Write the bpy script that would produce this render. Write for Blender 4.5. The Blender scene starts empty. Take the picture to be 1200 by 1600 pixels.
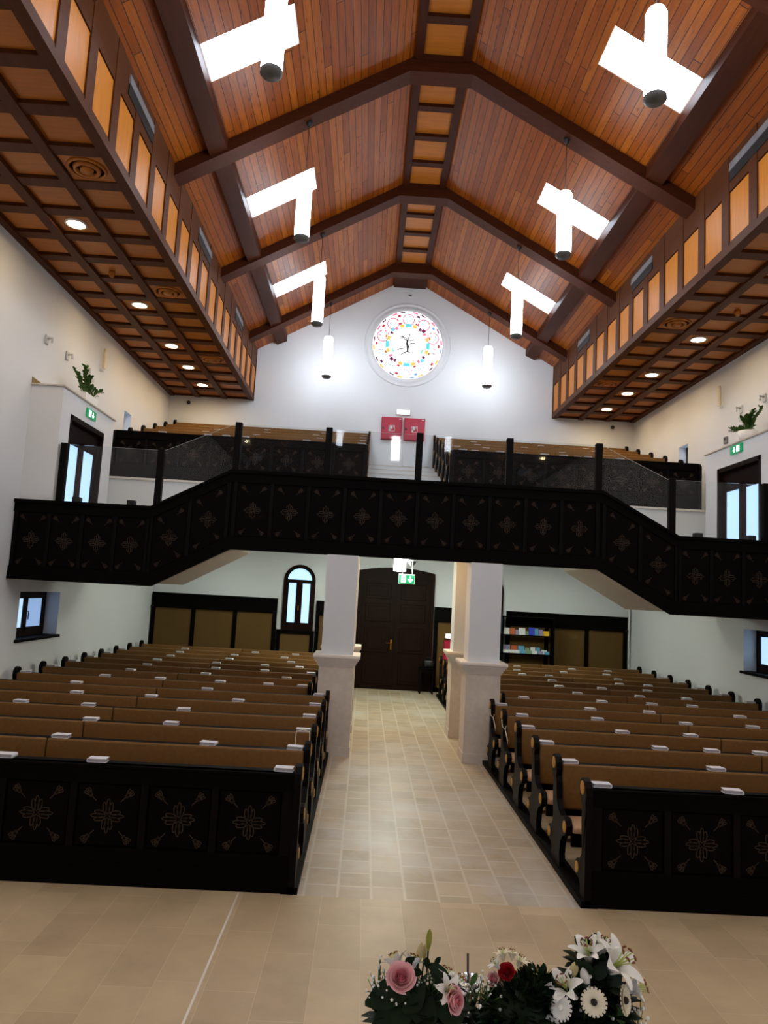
import bpy, bmesh, math, random
from mathutils import Vector, Matrix
random.seed(7)
PI = math.pi
C = bpy.context.scene.collection
SC = bpy.context.scene

# ------------------------------------------------------------------ camera
CAMX, CAMZ = -0.7217, 2.4
FPX, PITCH, YAW, ROLL = 1146.96, 0.1107, 0.0188, 0.0547
def rot3():
    cp, sp, cy, sy = math.cos(PITCH), math.sin(PITCH), math.cos(YAW), math.sin(YAW)
    fwd = Vector((cp*sy, cp*cy, sp)); right = Vector((cy, -sy, 0)); up = Vector((-sp*sy, -sp*cy, cp))
    c, s = math.cos(ROLL), math.sin(ROLL)
    return right*c + up*s, up*c - right*s, fwd
RX, UP, FW = rot3()
def at(px, py, **k):
    """point of the photographed place seen at a pixel, on the plane X=, Y= or Z="""
    d = RX*((px-600)/FPX) + UP*(-(py-800)/FPX) + FW
    o = Vector((CAMX, 0, CAMZ)); (a, v), = k.items(); i = 'XYZ'.index(a)
    return o + d*((v-o[i])/d[i])
cam = bpy.data.cameras.new('camera'); camo = bpy.data.objects.new('camera', cam); C.objects.link(camo)
cam.sensor_fit = 'HORIZONTAL'; cam.sensor_width = 36; cam.lens = 36*FPX/1200; cam.clip_start = .05
m = Matrix.Identity(4)
for i in range(3): m[i][0], m[i][1], m[i][2] = RX[i], UP[i], -FW[i]
m[0][3], m[1][3], m[2][3] = CAMX, 0, CAMZ
camo.matrix_world = m
SC.camera = camo

# ------------------------------------------------------------------ materials
def newmat(n):
    m = bpy.data.materials.new(n); m.use_nodes = True
    t = m.node_tree; b = t.nodes['Principled BSDF']; return m, t, b
def lin(c): return tuple(((v/255)/12.92 if v/255 <= .04045 else ((v/255+.055)/1.055)**2.4) for v in c) + (1,)
def N(t, kind, **kw):
    n = t.nodes.new(kind)
    for k, v in kw.items():
        if k.startswith('i_'):
            key = k[2:]; n.inputs[int(key) if key.isdigit() else key.replace('_', ' ')].default_value = v
        else: setattr(n, k, v)
    return n
def L(t, a, b): t.links.new(a, b)
def mth(t, op, a, b=None):
    n = t.nodes.new('ShaderNodeMath'); n.operation = op
    for i, v in enumerate((a, b)):
        if v is None: continue
        if isinstance(v, (int, float)): n.inputs[i].default_value = v
        else: L(t, v, n.inputs[i])
    return n.outputs[0]
def ramp(t, fac, stops):
    r = t.nodes.new('ShaderNodeValToRGB'); e = r.color_ramp.elements
    while len(e) < len(stops): e.new(.5)
    for el, (p, c) in zip(e, stops): el.position = p; el.color = c
    L(t, fac, r.inputs[0]); return r.outputs[0]
def mixc(t, fac, a, b, mode='MIX'):
    n = t.nodes.new('ShaderNodeMix'); n.data_type = 'RGBA'; n.blend_type = mode
    for idx, v in ((0, fac), (6, a), (7, b)):
        if isinstance(v, (int, float, tuple)): n.inputs[idx].default_value = v
        else: L(t, v, n.inputs[idx])
    return n.outputs[2]
def bump(t, b, h, s=.3, d=.01):
    n = N(t, 'ShaderNodeBump'); n.inputs['Strength'].default_value = s; n.inputs['Distance'].default_value = d
    L(t, h, n.inputs['Height']); L(t, n.outputs[0], b.inputs['Normal'])
def plain(n, rgb, rough=.5, metal=0, var=.12, scale=8, spec=.5, bmp=0, coat=0):
    m, t, b = newmat(n)
    co = N(t, 'ShaderNodeTexCoord'); nz = N(t, 'ShaderNodeTexNoise', i_Scale=scale, i_Detail=4.0)
    L(t, co.outputs['Object'], nz.inputs['Vector'])
    c = lin(rgb); k0, k1 = 1-var, 1+var
    L(t, ramp(t, nz.outputs[0], [(.3, tuple(v*k0 for v in c[:3])+(1,)), (.7, tuple(min(1, v*k1) for v in c[:3])+(1,))]), b.inputs['Base Color'])
    b.inputs['Roughness'].default_value = rough; b.inputs['Metallic'].default_value = metal
    b.inputs['Specular IOR Level'].default_value = spec
    b.inputs['Coat Weight'].default_value = coat
    if bmp: bump(t, b, nz.outputs[0], bmp, .005)
    return m
def emis(n, rgb, s):
    m, t, b = newmat(n); b.inputs['Base Color'].default_value = lin(rgb); b.inputs['Roughness'].default_value = .3
    b.inputs['Emission Color'].default_value = lin(rgb); b.inputs['Emission Strength'].default_value = s; return m
def glow(n, rgb, s):
    m, t, b = newmat(n); b.inputs['Base Color'].default_value = (.02, .02, .02, 1); b.inputs['Roughness'].default_value = .3
    b.inputs['Emission Color'].default_value = lin(rgb); b.inputs['Emission Strength'].default_value = s; return m
def grain(n, rgb, rough, axis='Y', amt=.25, spec=.4, coat=0):
    m, t, b = newmat(n); co = N(t, 'ShaderNodeTexCoord'); mp = N(t, 'ShaderNodeMapping')
    mp.inputs['Scale'].default_value = {'X': (.8, 9, 9), 'Y': (9, .8, 9), 'Z': (9, 9, .8)}[axis]
    L(t, co.outputs['Object'], mp.inputs[0])
    nz = N(t, 'ShaderNodeTexNoise', i_Scale=2.5, i_Detail=6.0, i_Distortion=.6); L(t, mp.outputs[0], nz.inputs['Vector'])
    c = lin(rgb)
    L(t, ramp(t, nz.outputs[0], [(.25, tuple(v*(1-amt) for v in c[:3])+(1,)), (.75, tuple(min(1, v*(1+amt)) for v in c[:3])+(1,))]), b.inputs['Base Color'])
    b.inputs['Roughness'].default_value = rough; b.inputs['Specular IOR Level'].default_value = spec; b.inputs['Coat Weight'].default_value = coat
    bump(t, b, nz.outputs[0], .08, .003); return m
def boards():
    m, t, b = newmat('pine_boards'); co = N(t, 'ShaderNodeTexCoord'); sx = N(t, 'ShaderNodeSeparateXYZ'); L(t, co.outputs['Object'], sx.inputs[0])
    u = mth(t, 'MULTIPLY', sx.outputs[0], 1.15/.118); iu = mth(t, 'FLOOR', u); fu = mth(t, 'FRACT', u)
    w1 = N(t, 'ShaderNodeTexWhiteNoise', noise_dimensions='1D'); L(t, iu, w1.inputs['W'])
    ys = mth(t, 'ADD', mth(t, 'MULTIPLY', sx.outputs[1], .3), mth(t, 'MULTIPLY', w1.outputs[0], 7.3)); iy = mth(t, 'FLOOR', ys); fy = mth(t, 'FRACT', ys)
    w2 = N(t, 'ShaderNodeTexWhiteNoise', noise_dimensions='2D'); cb = N(t, 'ShaderNodeCombineXYZ'); L(t, iu, cb.inputs[0]); L(t, iy, cb.inputs[1]); L(t, cb.outputs[0], w2.inputs['Vector'])
    base = ramp(t, w2.outputs[0], [(0, lin((128, 60, 10))), (.35, lin((143, 71, 12))), (.7, lin((150, 77, 14))), (1, lin((164, 90, 20)))])
    mp = N(t, 'ShaderNodeMapping'); mp.inputs['Scale'].default_value = (16, 1.1, 1); L(t, co.outputs['Object'], mp.inputs[0])
    ad = N(t, 'ShaderNodeVectorMath', operation='ADD'); L(t, mp.outputs[0], ad.inputs[0]); L(t, w2.outputs['Color'], ad.inputs[1])
    nz = N(t, 'ShaderNodeTexNoise', i_Scale=2.2, i_Detail=6.0, i_Distortion=.8); L(t, ad.outputs[0], nz.inputs['Vector'])
    g = ramp(t, nz.outputs[0], [(.3, (.72, .72, .72, 1)), (.7, (1.1, 1.1, 1.1, 1))])
    c = mixc(t, 1, base, g, 'MULTIPLY')
    mk = N(t, 'ShaderNodeMapping'); mk.inputs['Scale'].default_value = (9, 2.6, 0); L(t, co.outputs['Object'], mk.inputs[0])
    vo = N(t, 'ShaderNodeTexVoronoi', i_Scale=1.0); L(t, mk.outputs[0], vo.inputs['Vector'])
    kn = ramp(t, vo.outputs['Distance'], [(.06, (.32, .25, .2, 1)), (.14, (1, 1, 1, 1))]); c = mixc(t, .8, c, kn, 'MULTIPLY')
    e = mth(t, 'MINIMUM', fu, mth(t, 'SUBTRACT', 1, fu)); gr = mth(t, 'GREATER_THAN', e, .045)
    gr2 = mth(t, 'GREATER_THAN', fy, .004); gr = mth(t, 'MINIMUM', gr, gr2)
    c = mixc(t, gr, lin((60, 26, 10)), c); L(t, c, b.inputs['Base Color'])
    bump(t, b, gr, .5, .006); b.inputs['Roughness'].default_value = .4; b.inputs['Specular IOR Level'].default_value = .22; return m
def tiles():
    m, t, b = newmat('limestone_tiles'); co = N(t, 'ShaderNodeTexCoord'); sx = N(t, 'ShaderNodeSeparateXYZ'); L(t, co.outputs['Object'], sx.inputs[0])
    cb = N(t, 'ShaderNodeCombineXYZ'); L(t, sx.outputs[1], cb.inputs[0]); L(t, sx.outputs[0], cb.inputs[1])
    def brick(w, h, ms, c1, c2, mc):
        k = N(t, 'ShaderNodeTexBrick', offset=.37, squash=.8, squash_frequency=3); k.inputs['Scale'].default_value = 1
        k.inputs['Brick Width'].default_value = w; k.inputs['Row Height'].default_value = h; k.inputs['Mortar Size'].default_value = ms; k.inputs['Mortar Smooth'].default_value = 1
        k.inputs['Color1'].default_value = lin(c1); k.inputs['Color2'].default_value = lin(c2); k.inputs['Mortar'].default_value = lin(mc); k.inputs['Bias'].default_value = 0
        L(t, cb.outputs[0], k.inputs['Vector']); return k
    k1 = brick(.78, .31, .004, (198, 176, 140), (182, 160, 126), (206, 188, 156))
    k2 = brick(.36, .27, .02, (190, 170, 140), (170, 150, 120), (202, 190, 168))
    ax = mth(t, 'LESS_THAN', mth(t, 'ABSOLUTE', sx.outputs[0]), 1.2); ay = mth(t, 'GREATER_THAN', sx.outputs[1], 6.1); fac = mth(t, 'MULTIPLY', ax, ay)
    c = mixc(t, fac, k1.outputs[0], k2.outputs[0])
    nz = N(t, 'ShaderNodeTexNoise', i_Scale=2.2, i_Detail=8.0, i_Roughness=.65); L(t, co.outputs['Object'], nz.inputs['Vector'])
    c = mixc(t, 1, c, ramp(t, nz.outputs[0], [(.3, (.86, .85, .83, 1)), (.7, (1.08, 1.07, 1.05, 1))]), 'MULTIPLY')
    n2 = N(t, 'ShaderNodeTexNoise', i_Scale=.9, i_Detail=5.0, i_Roughness=.7); L(t, co.outputs['Object'], n2.inputs['Vector'])
    hz = mth(t, 'MULTIPLY', ramp(t, n2.outputs[0], [(.45, (0, 0, 0, 1)), (.65, (1, 1, 1, 1))]), mth(t, 'MULTIPLY', fac, .55))
    c = mixc(t, hz, c, lin((200, 196, 188)))
    L(t, c, b.inputs['Base Color']); b.inputs['Roughness'].default_value = .42; b.inputs['Specular IOR Level'].default_value = .4
    hgt = mth(t, 'SUBTRACT', 1, mixc(t, fac, k1.outputs[1], k2.outputs[1])); bump(t, b, hgt, .15, .003); return m
def plaster(n, rgb):
    m, t, b = newmat(n); co = N(t, 'ShaderNodeTexCoord'); nz = N(t, 'ShaderNodeTexNoise', i_Scale=60.0, i_Detail=5.0); L(t, co.outputs['Object'], nz.inputs['Vector'])
    n2 = N(t, 'ShaderNodeTexNoise', i_Scale=.8, i_Detail=3.0); L(t, co.outputs['Object'], n2.inputs['Vector']); c = lin(rgb)
    L(t, ramp(t, n2.outputs[0], [(.3, tuple(v*.96 for v in c[:3])+(1,)), (.7, c)]), b.inputs['Base Color']); b.inputs['Roughness'].default_value = .85
    b.inputs['Specular IOR Level'].default_value = .2; bump(t, b, nz.outputs[0], .12, .003); return m
def glassm():
    m = bpy.data.materials.new('clear_glass'); m.use_nodes = True; t = m.node_tree; t.nodes.clear()
    o = N(t, 'ShaderNodeOutputMaterial'); tr = N(t, 'ShaderNodeBsdfTransparent'); tr.inputs[0].default_value = (.95, .97, .97, 1)
    gl = N(t, 'ShaderNodeBsdfGlossy'); gl.inputs['Roughness'].default_value = .03
    df = N(t, 'ShaderNodeBsdfDiffuse'); df.inputs[0].default_value = (.6, .62, .65, 1)
    fr = N(t, 'ShaderNodeFresnel'); fr.inputs[0].default_value = 1.33
    mx = N(t, 'ShaderNodeMixShader'); L(t, fr.outputs[0], mx.inputs[0]); L(t, tr.outputs[0], mx.inputs[1]); L(t, gl.outputs[0], mx.inputs[2])
    m2 = N(t, 'ShaderNodeMixShader'); m2.inputs[0].default_value = .006; L(t, mx.outputs[0], m2.inputs[1]); L(t, df.outputs[0], m2.inputs[2])
    L(t, m2.outputs[0], o.inputs[0]); return m
M = dict(
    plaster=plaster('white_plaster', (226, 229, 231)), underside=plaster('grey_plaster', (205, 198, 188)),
    boards=boards(), tiles=tiles(),
    beam=grain('brown_beam', (66, 30, 12), .5, 'X', .2, .1), beamy=grain('brown_beam_long', (60, 27, 11), .5, 'Y', .2, .1),
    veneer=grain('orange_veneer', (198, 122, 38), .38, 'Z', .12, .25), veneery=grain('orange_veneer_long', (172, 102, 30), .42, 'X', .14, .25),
    frame=grain('brown_frame', (80, 42, 16), .5, 'Y', .18, .12),
    dark=grain('black_brown_wood', (6, 4, 3), .55, 'X', .3, .05), darkz=grain('black_brown_wood_upright', (7, 5, 4), .5, 'Z', .3, .09),
    paint=plain('faded_gold_paint', (52, 32, 9), .7, var=.3, scale=30),
    doorw=grain('dark_door_wood', (26, 12, 6), .5, 'Z', .3, .07),
    leather=plain('brown_leather', (112, 77, 31), .6, var=.1, scale=25, spec=.3, bmp=.05),
    seat=plain('tan_seat_fabric', (190, 150, 116), .85, var=.08, scale=40, spec=.2),
    felt=plain('olive_brown_felt', (100, 76, 42), .9, var=.08, scale=60, spec=.1, bmp=.1),
    disc=plain('gold_disc', (190, 140, 62), .5, var=.15, scale=60), tan=plain('tan_rail', (150, 125, 80), .5),
    book=plain('white_cover', (226, 224, 228), .6, var=.04), pages=plain('grey_pages', (176, 172, 176), .85, var=.1, scale=60),
    white=plain('white_enamel', (236, 236, 234), .4, var=.02), grey=plain('grey_metal', (92, 92, 90), .45, .3), black=plain('black_plastic', (14, 14, 15), .5),
    cable=plain('grey_cable', (40, 38, 38), .5), red=plain('red_enamel', (176, 30, 58), .35, var=.05), green=plain('green_sign', (0, 135, 85), .4, var=.02),
    stone=plain('pale_stone', (214, 202, 188), .6, var=.06, scale=14, bmp=.04), stone_hi=plain('pale_stone_trim', (226, 218, 208), .6, var=.04, scale=14),
    gold=plain('brass', (190, 140, 50), .3, .9), clear=glassm(),
    lamp=emis('lamp_glow', (240, 247, 255), 22), down=emis('downlight_glow', (255, 220, 166), 110), under=emis('ceiling_lamp_glow', (246, 255, 240), 150),
    warm=emis('warm_spot_glow', (255, 204, 140), 200),
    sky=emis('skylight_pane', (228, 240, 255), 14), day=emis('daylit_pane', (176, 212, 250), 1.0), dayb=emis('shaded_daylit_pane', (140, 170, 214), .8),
    sign=emis('lit_sign', (225, 230, 255), 2.2), greenlit=emis('lit_green', (0, 150, 95), .35), whitelit=emis('lit_white', (235, 255, 245), .9),
    fillpane=emis('added_fill_pane', (232, 240, 255), 1.6), altarwin=emis('bright_altar_window', (250, 252, 255), 40),
    g_white=glow('glass_white', (255, 252, 250), 1.5), g_pink=glow('glass_pink', (255, 120, 160), 1.0), g_red=glow('glass_red', (214, 50, 70), .8), g_cyan=glow('glass_cyan', (90, 225, 240), 1.0),
    g_yel=glow('glass_yellow', (255, 205, 90), 1.0), g_purple=glow('glass_purple', (110, 30, 90), .6), g_blue=glow('glass_blue', (120, 170, 240), 1.0), g_or=glow('glass_orange', (225, 130, 40), .8), g_green=glow('glass_green', (130, 235, 190), 1.0), g_dark=plain('lead_line', (50, 50, 60), .6),
    leaf=plain('dark_leaf', (20, 36, 14), .5, var=.3, scale=18, spec=.15), leaf2=plain('green_leaf', (58, 96, 30), .5, var=.25, scale=18), bud=plain('green_bud', (138, 142, 40), .5, var=.2, scale=30),
    bud2=plain('pale_bud', (186, 170, 118), .5, var=.15, scale=30), petal=plain('white_petal', (238, 236, 226), .6, var=.05, scale=20), rose=plain('pink_rose', (240, 190, 190), .65, var=.12, scale=25),
    rosein=plain('deep_pink_rose', (226, 146, 154), .65, var=.12, scale=25), redf=plain('red_petal', (190, 22, 34), .6, var=.15, scale=25), cream=plain('cream_petal', (236, 226, 196), .6, var=.06, scale=25),
    eye=plain('dark_eye', (38, 26, 16), .8), stamen=plain('rust_anther', (120, 62, 26), .7), lime=plain('lime_throat', (176, 188, 96), .6), soil=plain('soil', (40, 30, 22), .9),
    palegrey=plain('pale_grey_metal', (196, 196, 194), .5), cloth=plain('white_cloth', (225, 226, 232), .8, var=.03), foil=plain('silver_foil', (220, 224, 232), .18, .95, var=.05), pot=plain('grey_pot', (120, 118, 122), .6),
)
for nm, rgb in dict(b_yellow=(230, 180, 20), b_blue=(40, 60, 190), b_cyan=(90, 160, 200), b_orange=(190, 90, 40), b_white=(225, 225, 225), b_lilac=(150, 140, 170), b_green=(120, 150, 110), b_red=(170, 40, 40)).items():
    M[nm] = plain(nm.replace('b_', 'printed_'), rgb, .5, var=.15, scale=40)

# ------------------------------------------------------------------ mesh helpers
class MB:
    def __init__(s): s.v, s.f, s.mi, s.sm = [], [], [], []
    def add(s, vs, fs, mi=0, sm=False):
        o = len(s.v); s.v += [Vector(v) for v in vs]; s.f += [[i+o for i in f] for f in fs]; s.mi += [mi]*len(fs); s.sm += [sm]*len(fs); return s
    def box(s, x0, x1, y0, y1, z0, z1, mi=0):
        x0, x1 = sorted((x0, x1)); y0, y1 = sorted((y0, y1)); z0, z1 = sorted((z0, z1))
        return s.add([(x0, y0, z0), (x1, y0, z0), (x1, y1, z0), (x0, y1, z0), (x0, y0, z1), (x1, y0, z1), (x1, y1, z1), (x0, y1, z1)],
                     [(0, 3, 2, 1), (4, 5, 6, 7), (0, 1, 5, 4), (1, 2, 6, 5), (2, 3, 7, 6), (3, 0, 4, 7)], mi)
    def rbox(s, x0, x1, y0, y1, z0, z1, r=.01, mi=0, seg=2):
        x0, x1 = sorted((x0, x1)); y0, y1 = sorted((y0, y1)); z0, z1 = sorted((z0, z1))
        bm = bmesh.new(); bmesh.ops.create_cube(bm, size=1)
        for v in bm.verts: v.co = Vector(((x0+x1)/2+v.co.x*(x1-x0), (y0+y1)/2+v.co.y*(y1-y0), (z0+z1)/2+v.co.z*(z1-z0)))
        bmesh.ops.bevel(bm, geom=bm.edges[:], offset=min(r, .45*min(x1-x0, y1-y0, z1-z0)), segments=seg, profile=.5, affect='EDGES')
        bm.verts.index_update(); s.add([v.co.copy() for v in bm.verts], [[v.index for v in f.verts] for f in bm.faces], mi, seg > 1); bm.free(); return s
    def prism(s, pts, a0, a1, axis='X', mi=0, sm=False):
        """polygon pts extruded along an axis; pts are the two other coordinates in XYZ order"""
        def p(u, v, a): return {'X': (a, u, v), 'Y': (u, a, v), 'Z': (u, v, a)}[axis]
        n = len(pts); vs = [p(u, v, a0) for u, v in pts]+[p(u, v, a1) for u, v in pts]
        s.add(vs, [list(range(n))[::-1], list(range(n, 2*n))], mi)
        return s.add(vs, [(i, (i+1) % n, n+(i+1) % n, n+i) for i in range(n)], mi, sm)
    def lathe(s, prof, c=(0, 0, 0), seg=20, mi=0, axis='Z', sm=True):
        vs = []
        for r, h in prof:
            for k in range(seg):
                a = 2*PI*k/seg; u, w = r*math.cos(a), r*math.sin(a)
                q = {'Z': (u, w, h), 'Y': (u, h, w), 'X': (h, u, w)}[axis]; vs.append(Vector(c)+Vector(q))
        n = len(prof); fs = [(i*seg+k, i*seg+(k+1) % seg, (i+1)*seg+(k+1) % seg, (i+1)*seg+k) for i in range(n-1) for k in range(seg)]
        if prof[0][0] > 0: fs.append(list(range(seg))[::-1])
        if prof[-1][0] > 0: fs.append([(n-1)*seg+k for k in range(seg)])
        return s.add(vs, fs, mi, sm)
    def tube(s, pts, r, seg=8, mi=0):
        pts = [Vector(p) for p in pts]; n = len(pts); rs = r if isinstance(r, (list, tuple)) else [r]*n; vs = []
        for i, p in enumerate(pts):
            d = (pts[min(i+1, n-1)]-pts[max(i-1, 0)]).normalized(); a = d.orthogonal().normalized() if abs(d.z) > .99 else d.cross(Vector((0, 0, 1))).normalized(); b = d.cross(a)
            vs += [p+(a*math.cos(2*PI*k/seg)+b*math.sin(2*PI*k/seg))*rs[i] for k in range(seg)]
        fs = [(i*seg+k, i*seg+(k+1) % seg, (i+1)*seg+(k+1) % seg, (i+1)*seg+k) for i in range(n-1) for k in range(seg)]+[list(range(seg))[::-1], [(n-1)*seg+k for k in range(seg)]]
        return s.add(vs, fs, mi, True)
    def ball(s, c, r, seg=10, rings=6, mi=0):
        r = r if isinstance(r, (tuple, list)) else (r, r, r); vs = []; c = Vector(c)
        for i in range(rings+1):
            th = PI*i/rings
            for k in range(seg): a = 2*PI*k/seg; vs.append(c+Vector((r[0]*math.sin(th)*math.cos(a), r[1]*math.sin(th)*math.sin(a), -r[2]*math.cos(th))))
        return s.add(vs, [(i*seg+k, i*seg+(k+1) % seg, (i+1)*seg+(k+1) % seg, (i+1)*seg+k) for i in range(rings) for k in range(seg)], mi, True)
    def ribbon(s, pts, w, nrm=(0, -1, 0), mi=0, closed=False):
        """flat painted line of width w along pts"""
        pts = [Vector(p) for p in pts]; n = len(pts); nr = Vector(nrm); vs = []
        for i, p in enumerate(pts):
            a, b = (pts[(i-1) % n], pts[(i+1) % n]) if closed else (pts[max(i-1, 0)], pts[min(i+1, n-1)])
            q = (b-a).normalized().cross(nr)*w/2; vs += [p-q, p+q]
        return s.add(vs, [(2*i, 2*i+1, 2*((i+1) % n)+1, 2*((i+1) % n)) for i in range(n if closed else n-1)], mi)
    def build(s, name, mats, parent=None, org=None):
        o = Vector(org) if org is not None else (Vector(parent['_o']) if parent is not None else Vector((0, 0, 0)))
        me = bpy.data.meshes.new(name); me.from_pydata([v-o for v in s.v], [], s.f)
        mats = mats if isinstance(mats, (list, tuple)) else [mats]
        for x in mats: me.materials.append(M[x])
        me.polygons.foreach_set('material_index', s.mi); me.polygons.foreach_set('use_smooth', s.sm)
        bm = bmesh.new(); bm.from_mesh(me); bmesh.ops.recalc_face_normals(bm, faces=bm.faces); bm.to_mesh(me); bm.free()
        ob = bpy.data.objects.new(name, me); C.objects.link(ob)
        if parent is not None:
            ob.parent = parent
            if org is not None: ob.location = o-Vector(parent['_o'])
            ob['_o'] = tuple(o)
        else: ob.location = o; ob['_o'] = tuple(o)
        return ob
def tag(o, label=None, cat=None, group=None, kind=None):
    for k, v in (('label', label), ('category', cat), ('group', group), ('kind', kind)):
        if v: o[k] = v
    return o
def thing(name, label, cat, loc, group=None):
    o = bpy.data.objects.new(name, None); C.objects.link(o); o.location = loc; o['_o'] = tuple(loc); o.empty_display_size = .1
    return tag(o, label, cat, group)
KIDS = {}
def dup(root, loc, label=None, group=None):
    """copy of a thing with copies of its parts and sub-parts"""
    if root.name not in KIDS: KIDS[root.name] = [(ch, list(ch.children)) for ch in root.children]
    r = root.copy(); C.objects.link(r); r.location = loc; r['_o'] = tuple(loc)
    if label: r['label'] = label
    if group: r['group'] = group
    for ch, sub in KIDS[root.name]:
        c = ch.copy(); C.objects.link(c); c.parent = r
        for g in sub: d = g.copy(); C.objects.link(d); d.parent = c
    return r
def struct(name, mb, mats, org=None): return tag(mb.build(name, mats, None, org), kind='structure')
ORD = ['front', 'first', 'second', 'third', 'fourth', 'fifth', 'sixth', 'seventh', 'eighth', 'ninth', 'tenth', 'eleventh', 'twelfth', 'thirteenth', 'fourteenth']
SD = {-1: 'left', 1: 'right'}

# ------------------------------------------------------------------ the room
W, S, ZS, D = 6.145, 3.955, 7.262, 18.977
Y0R = -8.5
def roof(x): return 10.675-.569*(abs(x)-.415)
def cells(mb, us, vs, holes, fn):
    us = sorted(set(us+[h[i] for h in holes for i in (0, 1)])); vs = sorted(set(vs+[h[i] for h in holes for i in (2, 3)]))
    for a, b in zip(us, us[1:]):
        for c, d in zip(vs, vs[1:]):
            u, v = (a+b)/2, (c+d)/2
            if not any(h[0] < u < h[1] and h[2] < v < h[3] for h in holes): fn(mb, a, b, c, d)
LOWWIN = (11.76, 13.28, 1.37, 2.12); UPWIN = (15.66, 16.12, 5.55, 6.03)
struct('floor', MB().box(-W, W, Y0R, D, -.2, 0), 'tiles')
for s in (-1, 1):
    mb = MB(); cells(mb, [Y0R-.3, D+.3], [-.2, 11], [LOWWIN, UPWIN, (11.75, 13.24, 2.9, 5.01)], lambda q, a, b, c, d: q.box(s*W, s*(W+.5), a, b, c, d))
    struct('wall_'+SD[s], mb, 'plaster')
back = [(-W, -.2), (W, -.2), (W, 7.6), (S+.3, 8.6), (.415, 10.8), (-.415, 10.8), (-S-.3, 8.6), (-W, 7.6)]
struct('wall_back', MB().prism(back, D, D+.4, 'Y'), 'plaster')
struct('wall_front', MB().prism(back, Y0R-.4, Y0R, 'Y'), 'frame')  # wood cladding put on this unseen wall for a dark reflection in the glass
# roof lining
SKY = [1.42+3.573*0, 4.985, 8.55, 12.15, 15.80]; SKYL = .70
SKY = [(y, y+SKYL) for y in (-5.75, -2.17, 1.41, 4.98, 8.55, 12.15, 15.80)]
mb = MB(); mb.box(-.415, .415, Y0R, D, 10.675, 10.8)
for s in (-1, 1):
    def slab(q, a, b, c, d):
        x0, x1 = a, b
        q.prism([(s*x0, roof(x0)), (s*x1, roof(x1)), (s*x1, roof(x1)+.14), (s*x0, roof(x0)+.14)], c, d, 'Y')
    cells(mb, [.415, 2.04, 3.19, S+.25], [Y0R, D], [(2.04, 3.19, a, b) for a, b in SKY], slab)
struct('ceiling', mb, 'boards')
# ceiling under the gallery
struct('trim_1', MB().box(-W, W, 14.55, D, 3.4, 3.5), 'plaster')
# skylights
wn = 1
for s in (-1, 1):
    for a, b in SKY[2:]:
        n = 'window_%d' % wn; wn += 1
        q = MB(); z0, z1 = roof(2.04), roof(3.19)
        def P(x, dz): return (s*x, roof(x)+dz)
        for x0, x1, ya, yb in ((2.04, 3.19, a-.02, a+.012), (2.04, 3.19, b-.012, b+.02), (2.02, 2.052, a-.02, b+.02), (3.178, 3.21, a-.02, b+.02)):
            q.prism([P(x0, .01), P(x1, .01), P(x1, .2), P(x0, .2)], ya, yb, 'Y')
        w = struct(n, q, 'white', (s*2.6, (a+b)/2, roof(2.6)+.1))
        MB().prism([P(2.05, .12), P(3.18, .12), P(3.18, .14), P(2.05, .14)], a+.012, b-.012, 'Y').build('pane', 'sky', w)
        MB().prism([P(2.06, .10), P(2.10, .10), P(2.10, .115), P(2.06, .115)], a+.1, b-.1, 'Y').build('handle_bar', 'white', w)

# purlins, rafters, ridge ladder
for s in (-1, 1):
    q = MB(); q.prism([(s*3.19, roof(3.19)), (s*3.44, roof(3.44)), (s*3.44, roof(3.44)-.14), (s*3.19, roof(3.19)-.17)], Y0R, D, 'Y')
    tag(q.build('purlin', 'beamy', None, (s*3.3, 8, roof(3.3))), 'long dark brown purlin running below the %s row of skylights' % SD[s], 'roof beam')
FR = [-3.81, -.236, 3.337, 6.91, 10.484, 14.055, 17.628]
FL = {3: 'topmost dark brown roof frame, nearest, crossing above the round lamps', 4: 'second dark brown roof frame, between the largest skylights and the middle ones', 5: 'third dark brown roof frame, between the middle and the smallest skylights', 6: 'farthest dark brown roof frame, close to the round window wall'}
for i, y in enumerate(FR):
    q = MB(); zb = lambda x: 10.42-.565*(x-.49)
    pts = [(-S, zb(S)), (-.49, 10.42), (.49, 10.42), (S, zb(S)), (S, roof(S)), (.415, 10.675), (-.415, 10.675), (-S, roof(S))]
    q.prism(pts, y, y+.31, 'Y')
    tag(q.build('roof_frame', 'beam', None, (0, y, 10.4)), FL.get(i, 'dark brown roof frame of the altar end, out of view'), 'roof beam')
for i in range(2, 7):
    a = FR[i-1]+.31; b = FR[i]
    if i == 2: continue
    t = thing('ridge_ladder', 'ladder of orange panels along the ridge %s' % {3: 'above the nearest roof frame, mostly out of view', 4: 'in front of the second roof frame, topmost', 5: 'between the second and third roof frames', 6: 'between the third and farthest roof frames'}[i], 'ceiling panel', (0, a, 10.6))
    q = MB()
    for s in (-1, 1): q.box(s*.30, s*.43, a, b, 10.615, 10.675)
    n = 4
    for k in range(n+1):
        yc = a+(b-a)*k/n; q.box(-.3, .3, max(a, yc-.07), min(b, yc+.07), 10.6, 10.675)
    q.build('ladder_frame', 'beamy', t); MB().box(-.3, .3, a, b, 10.66, 10.674).build('ladder_panel', 'veneery', t)
q = MB(); q.box(-.43, .43, FR[6]+.31, D-.01, 10.6, 10.674); tag(q.build('ridge_ladder', 'beamy', None, (0, 18.4, 10.6)), 'short dark ridge board between farthest roof frame and back wall', 'ceiling panel')

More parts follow.
